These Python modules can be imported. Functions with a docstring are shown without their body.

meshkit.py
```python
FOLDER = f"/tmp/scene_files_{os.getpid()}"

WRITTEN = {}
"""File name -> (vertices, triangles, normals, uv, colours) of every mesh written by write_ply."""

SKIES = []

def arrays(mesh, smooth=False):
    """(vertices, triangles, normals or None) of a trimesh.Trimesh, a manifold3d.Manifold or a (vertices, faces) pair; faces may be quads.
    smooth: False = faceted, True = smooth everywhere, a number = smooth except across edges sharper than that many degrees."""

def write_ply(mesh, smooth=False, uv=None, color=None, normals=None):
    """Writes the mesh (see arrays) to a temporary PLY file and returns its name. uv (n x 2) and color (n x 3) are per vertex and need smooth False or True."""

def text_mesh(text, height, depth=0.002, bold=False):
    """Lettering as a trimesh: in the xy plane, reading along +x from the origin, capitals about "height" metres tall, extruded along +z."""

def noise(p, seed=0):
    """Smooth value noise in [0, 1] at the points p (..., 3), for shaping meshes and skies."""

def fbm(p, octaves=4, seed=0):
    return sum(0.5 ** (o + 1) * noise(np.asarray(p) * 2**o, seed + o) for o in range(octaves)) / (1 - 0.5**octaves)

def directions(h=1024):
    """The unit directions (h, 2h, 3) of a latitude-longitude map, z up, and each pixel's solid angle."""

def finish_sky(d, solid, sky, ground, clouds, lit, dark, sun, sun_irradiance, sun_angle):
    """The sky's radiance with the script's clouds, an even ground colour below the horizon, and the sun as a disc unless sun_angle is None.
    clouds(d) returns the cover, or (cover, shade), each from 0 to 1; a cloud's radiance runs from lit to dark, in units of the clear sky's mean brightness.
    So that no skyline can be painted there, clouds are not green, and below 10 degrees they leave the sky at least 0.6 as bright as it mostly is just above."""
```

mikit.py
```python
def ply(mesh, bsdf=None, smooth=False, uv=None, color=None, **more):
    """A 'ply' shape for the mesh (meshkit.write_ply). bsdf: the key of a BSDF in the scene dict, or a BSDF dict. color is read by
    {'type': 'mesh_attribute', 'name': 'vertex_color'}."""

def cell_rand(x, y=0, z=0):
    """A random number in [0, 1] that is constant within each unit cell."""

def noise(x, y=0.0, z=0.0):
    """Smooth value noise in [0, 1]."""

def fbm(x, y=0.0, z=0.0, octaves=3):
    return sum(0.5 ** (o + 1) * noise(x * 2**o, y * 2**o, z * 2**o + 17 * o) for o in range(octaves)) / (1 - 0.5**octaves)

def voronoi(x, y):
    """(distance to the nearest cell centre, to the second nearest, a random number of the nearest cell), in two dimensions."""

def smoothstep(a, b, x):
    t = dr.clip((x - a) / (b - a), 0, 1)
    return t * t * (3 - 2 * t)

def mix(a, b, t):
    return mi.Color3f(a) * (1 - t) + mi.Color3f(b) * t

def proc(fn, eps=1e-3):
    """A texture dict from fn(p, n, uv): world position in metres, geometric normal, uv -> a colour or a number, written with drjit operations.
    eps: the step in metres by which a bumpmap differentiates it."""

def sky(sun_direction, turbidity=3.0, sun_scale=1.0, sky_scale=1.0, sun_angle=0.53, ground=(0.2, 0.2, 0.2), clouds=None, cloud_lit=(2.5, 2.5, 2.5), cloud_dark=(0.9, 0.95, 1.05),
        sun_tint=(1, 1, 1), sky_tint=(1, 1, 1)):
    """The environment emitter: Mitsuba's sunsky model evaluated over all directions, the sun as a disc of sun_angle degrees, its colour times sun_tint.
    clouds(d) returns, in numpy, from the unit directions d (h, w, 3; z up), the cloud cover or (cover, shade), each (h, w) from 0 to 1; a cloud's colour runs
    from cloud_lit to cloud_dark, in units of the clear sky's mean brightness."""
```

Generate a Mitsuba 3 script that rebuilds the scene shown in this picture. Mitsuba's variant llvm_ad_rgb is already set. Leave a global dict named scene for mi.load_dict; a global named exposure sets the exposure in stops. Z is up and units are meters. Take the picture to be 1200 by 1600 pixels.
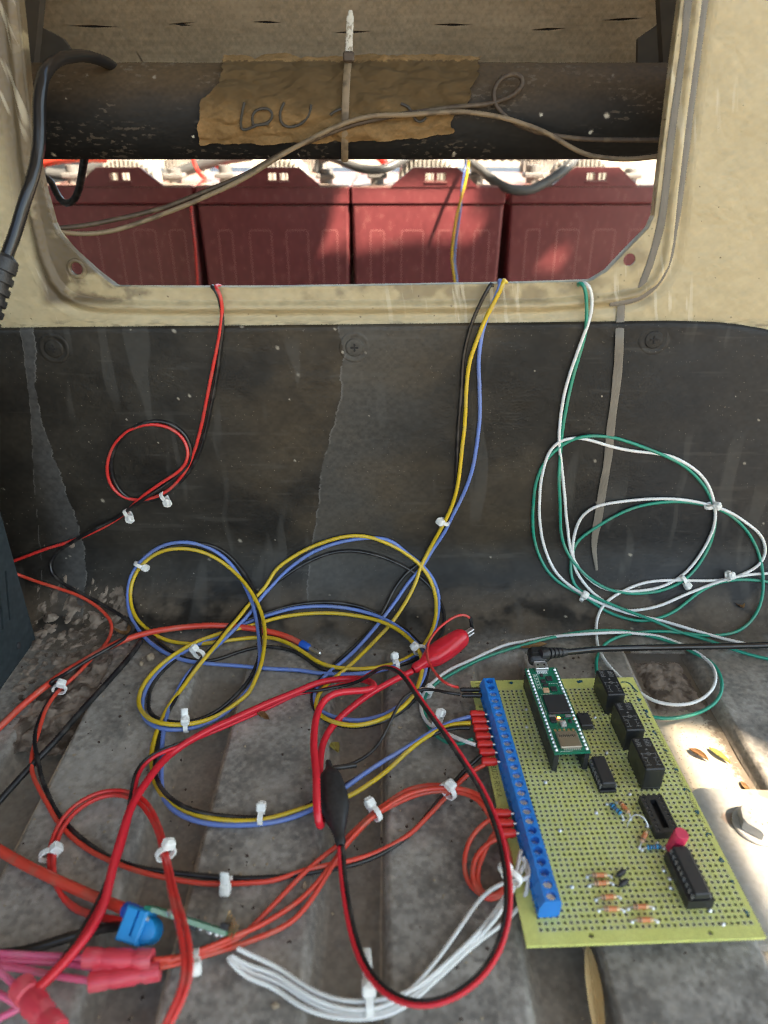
import math, random
import numpy as np, trimesh, drjit as dr, mitsuba as mi, mikit, meshkit
from mikit import proc, noise, fbm, voronoi, cell_rand, smoothstep, mix
from shapely.geometry import Polygon, Point, LineString, box as sbox
from shapely.ops import unary_union
import manifold3d as m3
T4 = mi.ScalarTransform4f
rng = np.random.default_rng(7)
scene, labels = {}, {}

# ------------------------------------------------------------------ camera, daylight, exposure
CAM_H, PITCH = 0.285, math.radians(27.5355)
scene['camera'] = dict(type='thinlens', fov=55.93, fov_axis='x', aperture_radius=0.0016, focus_distance=0.43, near_clip=0.02, far_clip=200.0,
    to_world=T4().look_at(origin=[0, 0, CAM_H], target=[0, math.cos(PITCH), CAM_H - math.sin(PITCH)], up=[0, 0, 1]))
SUN = np.array([0.51, -0.36, 0.79]); SUN /= np.linalg.norm(SUN)
scene['sky'] = mikit.sky(SUN.tolist(), turbidity=3, sky_tint=(1.20, 1.0, 0.76))
exposure = 3.95
# unseen overhead sheet shading the bed; gaps cut to shape the sun patches
SHADE_Z = 1100.0
def up_to_shade(p):
    p = np.array(p, float); t = (SHADE_Z - p[2]) / SUN[2]
    return tuple((p + SUN * t)[:2])
GAPS = [
    [(157, 150, -7), (157, 303, -7), (183, 297, -7), (203, 274, -7), (300, 250, -7), (300, 150, -7)],
    [(-57, 922, 226), (-41, 922, 226), (-41, 922, 155), (-59, 922, 158), (-74, 922, 150), (-76, 922, 161), (-63, 922, 195)],
    [(-37, 922, 226), (-37, 922, 150), (-11, 922, 153), (30, 922, 162), (60, 922, 162), (97, 922, 160), (108, 922, 160), (119, 922, 192), (100, 922, 200), (100, 922, 226)],
    [(196, 922, 162), (208, 922, 174), (227, 922, 178), (235, 922, 166), (232, 922, 147), (200, 922, 152)],
    [(-520, 931, 233), (480, 931, 233), (480, 1260, 233), (-520, 1260, 233)],
]

# ------------------------------------------------------------------ materials
def rgb(*c): return {'type': 'rgb', 'value': list(c)}
def pr(key, color, rough=0.5, spec=0.5, metal=0.0, coat=0.0, bump=None, two=True, **kw):
    b = dict(type='principled', base_color=color if isinstance(color, dict) else rgb(*color), roughness=rough, metallic=metal, **kw)
    if metal == 0: b['specular'] = spec
    if coat: b['clearcoat'] = coat; b['clearcoat_gloss'] = 0.8
    if bump: b = dict(type='bumpmap', bump=bump[0], scale=bump[1], nested=b)
    scene[key] = dict(type='twosided', bsdf=b) if two else b
    return key
def mm(p): return p.x * 1000, p.y * 1000, p.z * 1000

FILM = [(2, -47.8), (9, -51.8), (19, -51.5), (38, -49.9), (64, -44), (78, -41.8), (103, -39), (128, -30.2), (144, -26.4), (164, -25.9), (172, -22.7), (185, -25.3)]   # (z, x)
STRIP = [(25, -228.5, -198), (45, -228.5, -199), (69, -225, -200.5), (92, -221.5, -203), (114, -218, -206), (134, -214.3, -208), (154, -211.7, -206.5), (168, -210.4, -203.5), (177, -209.4, -201.2), (185, -208.4, -200)]   # (z, left, right)
def rubber_color(p, n, uv):
    x, y, z = mm(p)
    big = fbm(x * .012 + 3, y * .012, z * .016 + 5, 4)
    mid = fbm(x * .055, y * .055 + 9, z * .05, 4)
    fine = fbm(x * .45, y * .45, z * .4, 4)
    wallm = smoothstep(352, 385, y + 26 * (mid - .5)) * smoothstep(-3, 1, z)
    # flat floor: grey dust rubbed into the rubber, darker where it was wiped
    dust = smoothstep(.30, .66, big * .45 + mid * .40 + fine * .22)
    base = mix(mi.Color3f(.165, .152, .134), mi.Color3f(.33, .305, .27), dust)
    vein = smoothstep(.05, .0, dr.abs(fbm(x * .08 + 5, y * .08, 2.0, 4) - .5)) * smoothstep(.4, .6, mid)
    base = mix(base, mi.Color3f(.38, .345, .28), vein * .28)
    # wall: nearly clean black rubber with a brown haze in the middle, bluish at the right
    wall = mix(mi.Color3f(.0115, .0103, .0085), mi.Color3f(.029, .025, .019), smoothstep(.35, .7, big * .5 + mid * .5))
    mud = smoothstep(.34, .70, big * .72 + mid * .28) * smoothstep(60, -20, dr.abs(x - 10) - 70) * smoothstep(20, 70, z)
    wall = mix(wall, mi.Color3f(.062, .045, .026), mud * .85)
    wall = mix(wall, mi.Color3f(.021, .024, .029), smoothstep(100, 190, x) * .5)
    base = mix(base, wall, wallm)
    groove = smoothstep(-2.2, -6.0, z) * smoothstep(.22, .5, mid + .1)
    base = mix(base, mi.Color3f(.20, .168, .132), groove * .75)
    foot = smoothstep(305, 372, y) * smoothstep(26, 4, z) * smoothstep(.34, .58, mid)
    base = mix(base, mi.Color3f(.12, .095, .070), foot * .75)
    base = base * (0.70 + .6 * fine)
    streak = fbm(x * .10 + .35 * noise(z * .05, x * .02, 1.0), 40.0, z * .011, 3)
    run = smoothstep(.60, .70, streak) * wallm * smoothstep(.4, .6, noise(x * .02, 3.0, z * .02))
    base = mix(base, mi.Color3f(.085, .082, .074), run * .28)
    f1, f2, r = voronoi(x * .075 + z * .021, y * .075 + z * .071)
    speck = smoothstep(.05 + .09 * cell_rand(r * 977, 3, 1), .02, f1 + .10 * (fine - .5)) * smoothstep(.90, .92, r) * wallm
    base = mix(base, mi.Color3f(.36, .32, .26), speck * .75)
    g1, g2, r2 = voronoi(x * .34 + z * .1, y * .34 + z * .33)
    grit = smoothstep(.05 + .10 * cell_rand(r2 * 991, 7, 1), .02, g1 + .12 * (fine - .5)) * smoothstep(.74, .78, r2) * smoothstep(.42, .60, mid)
    base = mix(base, mi.Color3f(.31, .26, .19), grit * .8 * (1 - .35 * wallm))
    # old adhesive film: a ragged edge, greyer to its right and fading out
    e = mi.Float(FILM[0][1])
    for (z0, x0), (z1, x1) in zip(FILM[:-1], FILM[1:]): e = e + (x1 - x0) / (z1 - z0) * dr.clip(z - z0, 0, z1 - z0)
    t = x - e - 3.2 * (fbm(z * .12, 1.0, 5.0, 2) - .5) - 1.6 * (fbm(z * .9, x * .1, 5.0, 3) - .5)
    onw = smoothstep(3, 8, z)
    base = mix(base, mi.Color3f(.074, .070, .062) * (.6 + .8 * fine), smoothstep(0, .7, t) * smoothstep(85, 0, t + 40 * (mid - .5)) * onw * .62)
    base = mix(base, mi.Color3f(.12, .115, .107), smoothstep(-.1, .3, t) * smoothstep(1.7, .4, t) * onw * smoothstep(.35, .5, noise(z * .3, 2.0, 2.0)) * .7)
    eL, eR = mi.Float(STRIP[0][1]), mi.Float(STRIP[0][2])
    for (z0, a0, b0), (z1, a1, b1) in zip(STRIP[:-1], STRIP[1:]):
        k = dr.clip(z - z0, 0, z1 - z0) / (z1 - z0); eL = eL + (a1 - a0) * k; eR = eR + (b1 - b0) * k
    rag = 2.5 * (fbm(z * .15, 4.0, 1.0, 2) - .5) + 2.0 * (fbm(z * .9, x * .1, 1.0, 3) - .5); tl, tr_ = x - eL - rag * .5, eR + rag - x
    inside = smoothstep(0, .6, tl) * smoothstep(0, .6, tr_) * onw
    base = mix(base, mi.Color3f(.075, .074, .072) * (.55 + .9 * fine), inside * smoothstep(26, 0, tr_) * .75)
    base = mix(base, mi.Color3f(.14, .135, .125), (smoothstep(-.1, .2, tr_) * smoothstep(1.3, .3, tr_) + .6 * smoothstep(-.1, .2, tl) * smoothstep(1.0, .3, tl)) * onw * smoothstep(.3, .5, noise(z * .35, 6.0, 2.0)) * .7)
    smear = smoothstep(.62, .78, fbm(x * .03 + z * .02, y * .3, z * .22, 3)) * wallm
    base = mix(base, mi.Color3f(.085, .08, .07), smear * .22)
    return base
def rubber_bump(p, n, uv):
    x, y, z = mm(p)
    return fbm(x * 1.1, y * 1.1, z * 1.1, 3) * .6 + fbm(x * .16, y * .16, z * .16, 3)
def rubber_rough(p, n, uv):
    x, y, z = mm(p)
    return .36 + .32 * fbm(x * .05, y * .05, z * .05 + 3, 3)
pr('m_rubber', proc(rubber_color), proc(rubber_rough), spec=.32, bump=(proc(rubber_bump, 4e-4), .0005))

def cream_color(p, n, uv):
    x, y, z = mm(p)
    big = fbm(x * .02 + 7, y * .02, z * .02, 4); fine = fbm(x * .3, y * .3, z * .3, 4); mid = fbm(x * .08, y * .08, z * .08 + 2, 4)
    c = mix(mi.Color3f(.395, .32, .18), mi.Color3f(.475, .395, .24), mid) * (.86 + .26 * fine)
    # brown road dirt caught on the recessed lip and round the left corner
    lip = smoothstep(197.0, 203, z) * smoothstep(154, 150, x) * smoothstep(-196, -188, x)
    left = smoothstep(-96, -172, x)
    dirt = lip * smoothstep(.42, .56, mid * .6 + big * .4 + left * .13 - .02) * (.55 + .45 * left)
    dirt = dr.maximum(dirt, smoothstep(222, 262, z + 14 * (mid - .5)) * smoothstep(-172, -178, x) * smoothstep(-204, -190, x) * .92)
    c = mix(c, mi.Color3f(.125, .092, .052), dirt)
    f1, f2, r = voronoi(x * .09, z * .09)
    c = mix(c, mi.Color3f(.10, .075, .045), smoothstep(.02 + .06 * cell_rand(r * 977, 1, 1), .0, f1 + .05 * (fine - .5)) * smoothstep(.70, .74, r) * .9)
    low = smoothstep(193, 187, z) * smoothstep(.46, .66, fbm(x * .13, 3.0, z * .5, 3))
    c = mix(c, mi.Color3f(.16, .13, .085), low * .7)
    chalk = smoothstep(.60, .72, fbm(x * .35 + z * .06, 5.0, z * .03, 3)) * smoothstep(.55, .7, noise(x * .02 + 11, 1.0, z * .02))
    c = mix(c, mi.Color3f(.60, .54, .40), chalk * .5)
    return c
def cream_bump(p, n, uv):
    x, y, z = mm(p)
    return fbm(x * .5, y * .5, z * .5, 3) + 2.2 * fbm(x * .05, y * .05, z * .05, 2)
pr('m_cream', proc(cream_color), .42, spec=.45, bump=(proc(cream_bump, 4e-4), .0006))
def steel_floor_color(p, n, uv):
    x, y, z = mm(p)
    f = fbm(x * .5, y * .5, 1.0, 3); b = fbm(x * .05, y * .05, 3.0, 4)
    c = mix(mi.Color3f(.36, .31, .235), mi.Color3f(.48, .43, .345), b) * (.85 + .25 * f)
    f1, f2, r = voronoi(x * .55, y * .55)
    c = mix(c, mi.Color3f(.2, .13, .08), smoothstep(.22, .1, f1) * smoothstep(.72, .78, r))
    soil = smoothstep(300, 322, y + 20 * (b - .5)) + smoothstep(178, 184, x + 10 * (f - .5)) * .9
    return mix(c, mi.Color3f(.10, .075, .053), dr.minimum(soil, .95) * .92)
pr('m_steel_floor', proc(steel_floor_color), .6, spec=.3, bump=(proc(lambda p, n, uv: fbm(p.x * 700, p.y * 700, 0.0, 3)), .0006))
def galv_color(p, n, uv):
    x, y, z = mm(p)
    b = fbm(x * .07 + 3, y * .07, z * .07, 4); f = fbm(x * .6, y * .6, z * .6, 3)
    c = mix(mi.Color3f(.27, .265, .25), mi.Color3f(.39, .365, .32), b) * (.8 + .35 * f)
    return mix(c, mi.Color3f(.20, .11, .065), smoothstep(.58, .72, fbm(x * .11, y * .11, z * .11 + 9, 3)) * .6)
pr('m_galv', proc(galv_color), .5, spec=.5, bump=(proc(lambda p, n, uv: fbm(p.x * 500, p.y * 500, p.z * 500, 3)), .0005))

pr('m_bolt', proc(lambda p, n, uv: mix(mi.Color3f(.30, .29, .27), mi.Color3f(.40, .385, .36), fbm(p.x * 400, p.y * 400, p.z * 400, 3))), .45)
def ply_color(p, n, uv):
    x, y, z = mm(p)
    g = fbm(x * .012, 2.0, z * .35, 4); b = fbm(x * .04, 1.0, z * .04, 4); f = fbm(x * .5, y * .5, z * .4, 3)
    c = mix(mi.Color3f(.15, .105, .06), mi.Color3f(.29, .215, .135), .45 * g + .55 * b) * (.72 + .5 * f)
    drip = smoothstep(.60, .66, fbm(x * .16 + .8 * fbm(z * .05, x * .03, 0.0, 2), 4.0, z * .02, 4)) * smoothstep(.45, .6, noise(x * .03, 9.0, z * .04))
    c = mix(c, mi.Color3f(.20, .15, .095), drip * .5)
    return c
pr('m_plywood', proc(ply_color), .75, spec=.25, bump=(proc(lambda p, n, uv: fbm(p.x * 260, p.y * 100, p.z * 520, 4)), .0012))
pr('m_dark', (.015, .013, .012), .8)
def tube_color(p, n, uv):
    x, y, z = mm(p)
    b = fbm(x * .03, y * .03, z * .05, 4); f = fbm(x * .5, y * .5, z * .5, 3)
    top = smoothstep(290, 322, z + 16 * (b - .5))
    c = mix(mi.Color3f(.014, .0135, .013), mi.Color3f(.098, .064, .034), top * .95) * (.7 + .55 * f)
    f1, f2, r = voronoi(x * .10, z * .10)
    c = mix(c, mi.Color3f(.55, .50, .42), smoothstep(.04 + .16 * cell_rand(r * 977, 2, 2), .0, f1 + .3 * (f - .5)) * smoothstep(.86, .88, r) * smoothstep(322, 300, z))
    sc = smoothstep(.58, .75, fbm(x * .35, 2.0, z * .6, 4)) * smoothstep(.45, .65, noise(x * .05, 5.0, z * .08))
    return mix(c, mi.Color3f(.16, .13, .10), sc * .45)
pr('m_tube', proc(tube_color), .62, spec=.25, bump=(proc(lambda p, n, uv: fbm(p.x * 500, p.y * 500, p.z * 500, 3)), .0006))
def card_color(p, n, uv):
    x, y, z = mm(p)
    b = fbm(x * .05, y * .05, z * .07, 4); f = fbm(x * .7, y * .7, z * .7, 3)
    c = mix(mi.Color3f(.165, .098, .040), mi.Color3f(.25, .155, .068), b) * (.75 + .45 * f)
    dark_band = smoothstep(288, 306, z + 34 * (b - .5)) * smoothstep(323.4, 322.0, z + 3 * (f - .5))  # cardboard darker over its upper front
    return mix(c, mi.Color3f(.075, .050, .024), dark_band * .85)
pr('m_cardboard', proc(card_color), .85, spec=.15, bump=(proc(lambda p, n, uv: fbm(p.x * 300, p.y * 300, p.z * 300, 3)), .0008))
pr('m_marker', (.035, .028, .02), .6)
pr('m_bracket', proc(lambda p, n, uv: mix(mi.Color3f(.028, .024, .02), mi.Color3f(.085, .064, .042), fbm(p.x * 60, p.y * 60, p.z * 60, 4))), .65)

def maroon_color(p, n, uv):
    x, y, z = mm(p)
    b = fbm(x * .03, y * .03, z * .03, 4); f = fbm(x * .25, y * .25, z * .1, 4)
    c = mix(mi.Color3f(.165, .031, .038), mi.Color3f(.215, .054, .058), b) * (.85 + .3 * f)
    c = mix(c, mi.Color3f(.42, .24, .20), smoothstep(.60, .78, f) * .14)
    dust = smoothstep(.5, .9, n.z) * (.35 + .6 * smoothstep(.3, .6, b))
    return mix(c, mi.Color3f(.33, .285, .235), dust)
pr('m_maroon', proc(maroon_color), .38, spec=.5)
pr('m_cap', (.42, .41, .38), .4)
pr('m_lead', (.20, .195, .19), .5)

def wire_dust(base, dusty, amt):
    b, d = mi.Color3f(*base), mi.Color3f(*dusty)
    return proc(lambda p, n, uv: mix(b, d, amt * smoothstep(.45, .75, fbm(p.x * 180, p.y * 180, p.z * 180, 3))))
PL = dict(rough=.24, spec=.55)
pr('m_red', wire_dust((.60, .035, .03), (.42, .12, .09), 0.5), **PL)
pr('m_red_bright', (.62, .02, .035), .22, spec=.55)
pr('m_red_orange', wire_dust((.62, .06, .035), (.46, .15, .10), 0.5), **PL)
pr('m_black', wire_dust((.012, .012, .013), (.06, .055, .05), 0.6), **PL)
pr('m_gloss_black', (.010, .010, .011), .16, spec=.6)
pr('m_yellow', wire_dust((.60, .41, .018), (.46, .34, .09), 0.5), **PL)
pr('m_blue', wire_dust((.125, .20, .50), (.19, .23, .38), 0.5), **PL)
pr('m_white', wire_dust((.68, .68, .66), (.48, .45, .39), 0.2), **PL)
pr('m_green', wire_dust((.018, .25, .165), (.10, .23, .17), 0.5), **PL)
pr('m_pink', wire_dust((.66, .12, .24), (.60, .2, .26), 0.5), **PL)  # wire and connector reds carry the pink flare tint in their colour
pr('m_connector', wire_dust((.60, .05, .075), (.62, .14, .16), .6), .3)
pr('m_ferrule', (.58, .022, .018), .28)
pr('m_ferrule_blue', (.02, .10, .48), .3)
pr('m_nylon_old', proc(lambda p, n, uv: mix(mi.Color3f(.50, .48, .42), mi.Color3f(.26, .23, .18), smoothstep(.5, .62, fbm(p.x * 700, p.y * 700, p.z * 500, 3)))), .5)
pr('m_nylon', (.76, .76, .72), .4, spec=.5)
pr('m_grey_cable', (.10, .105, .108), .35)
pr('m_tin', (.78, .78, .78), .36, metal=1.0)
pr('m_gold', (.75, .55, .28), .35, metal=1.0)
pr('m_cord_brown', wire_dust((.055, .036, .022), (.12, .086, .052), .8), .6)
pr('m_cord_tan', wire_dust((.20, .145, .085), (.085, .06, .037), .85), .6)
pr('m_terminal', (.022, .20, .62), .38, spec=.5)
pr('m_block', (.015, .25, .60), .36)
pr('m_plastic_black', proc(lambda p, n, uv: mix(mi.Color3f(.012), mi.Color3f(.03, .03, .032), fbm(p.x * 900, p.y * 900, p.z * 900, 3))), .42)
pr('m_box', proc(lambda p, n, uv: mix(mi.Color3f(.016, .024, .028), mi.Color3f(.034, .045, .050), fbm(p.x * 300, p.y * 300, p.z * 300, 4))), .5, bump=(proc(lambda p, n, uv: fbm(p.x * 1500, p.y * 1500, p.z * 1500, 2)), .0003))
BO, BYAW = np.array([54.99, 169.80]), math.radians(2.075)
def board_color(p, n, uv):
    x, y = p.x * 1000 - BO[0], p.y * 1000 - BO[1]
    u, v = x * math.cos(BYAW) + y * math.sin(BYAW), -x * math.sin(BYAW) + y * math.cos(BYAW)
    fu, fv = u - 6.9, v - 6.0
    du, dv = fu - 2.54 * dr.round(fu / 2.54), fv - 2.54 * dr.round(fv / 2.54)
    r = dr.sqrt(du * du + dv * dv)
    grid = (fu > -1.2) & (fu < 85) & (fv > -1.2) & (fv < 138.5)
    c = mix(mi.Color3f(.60, .62, .17), mi.Color3f(.68, .69, .22), fbm(u * .1, v * .1, 0.0, 3)) * (.9 + .2 * fbm(u * 1.3, v * 1.3, 0.0, 3))
    weave = .97 + .05 * dr.sin(u * 9) * dr.sin(v * 9)
    c = c * weave
    inside = mi.Float(dr.select(grid, 1.0, 0.0))
    c = mix(c, c * .80 + mi.Color3f(.05, .06, .05), inside * .75)
    rim = smoothstep(1.02, .92, r) * inside * smoothstep(.4, .55, cell_rand(dr.round(fu / 2.54), dr.round(fv / 2.54), 4) * .6 + .25)
    c = mix(c, mi.Color3f(.66, .66, .52), rim * .55)
    hole = smoothstep(.70, .60, r) * inside  # hole walls painted dark, their inner shade put into the colour
    return mix(c, mi.Color3f(.10, .095, .06), hole)
pr('m_board', proc(board_color), .4, spec=.45)
pr('m_print', (.25, .235, .06), .5)
pr('m_ink', (.012, .075, .115), .5)
pr('m_mc_edge', (.22, .36, .27), .4)
pr('m_maroon_lit', (.27, .09, .09), .4)  # lighter maroon for the ribs, standing in for light caught on them
pr('m_mc', proc(lambda p, n, uv: mix(mi.Color3f(.008, .115, .065), mi.Color3f(.012, .19, .11), fbm(p.x * 1600, p.y * 1600, 0.0, 3))), .3)
pr('m_silk', (.62, .68, .62), .5)
pr('m_chip', (.028, .028, .031), .38)
pr('m_relay', (.016, .017, .019), .33)
pr('m_relay_print', (.20, .20, .20), .6)
pr('m_sdcard', (.46, .40, .31), .33, metal=.85)
pr('m_res_tan', (.60, .38, .22), .4)
pr('m_res_blue', (.05, .30, .55), .35)
pr('m_band_orange', (.66, .16, .03), .4)
pr('m_band_brown', (.12, .04, .018), .4)
pr('m_cap_red', (.62, .03, .09), .25, coat=.6)
pr('m_leaf', wire_dust((.17, .085, .032), (.28, .17, .07), .9), .6)
pr('m_leaf_green', (.28, .25, .06), .6)
pr('m_pod', proc(lambda p, n, uv: mix(mi.Color3f(.42, .28, .12), mi.Color3f(.64, .48, .24), fbm(p.x * 400, p.y * 60, p.z * 400, 3))), .6)
pr('m_soil', proc(lambda p, n, uv: mix(mi.Color3f(.085, .066, .052), mi.Color3f(.26, .21, .168), smoothstep(.3, .7, fbm(p.x * 180, p.y * 180, p.z * 180, 4)))), .95, spec=.1, bump=(proc(lambda p, n, uv: fbm(p.x * 900, p.y * 900, p.z * 900, 3)), .0012))
pr('m_grit', (.34, .27, .19), .9, spec=.2)
pr('m_grit_dark', (.06, .04, .03), .9, spec=.2)
pr('m_sealant', proc(lambda p, n, uv: mix(mi.Color3f(.115, .10, .080), mi.Color3f(.18, .16, .13), fbm(p.x * 90, p.y * 90, p.z * 90, 4))), .45)
pr('m_shade_sheet', (.27, .265, .25), .6)
pr('m_unseen_wall', (.05, .05, .05), .6)
pr('m_ground', proc(lambda p, n, uv: mix(mi.Color3f(.16, .135, .10), mi.Color3f(.30, .26, .20), fbm(p.x * 1.5, p.y * 1.5, 0.0, 4))), .95, spec=.1)

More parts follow.
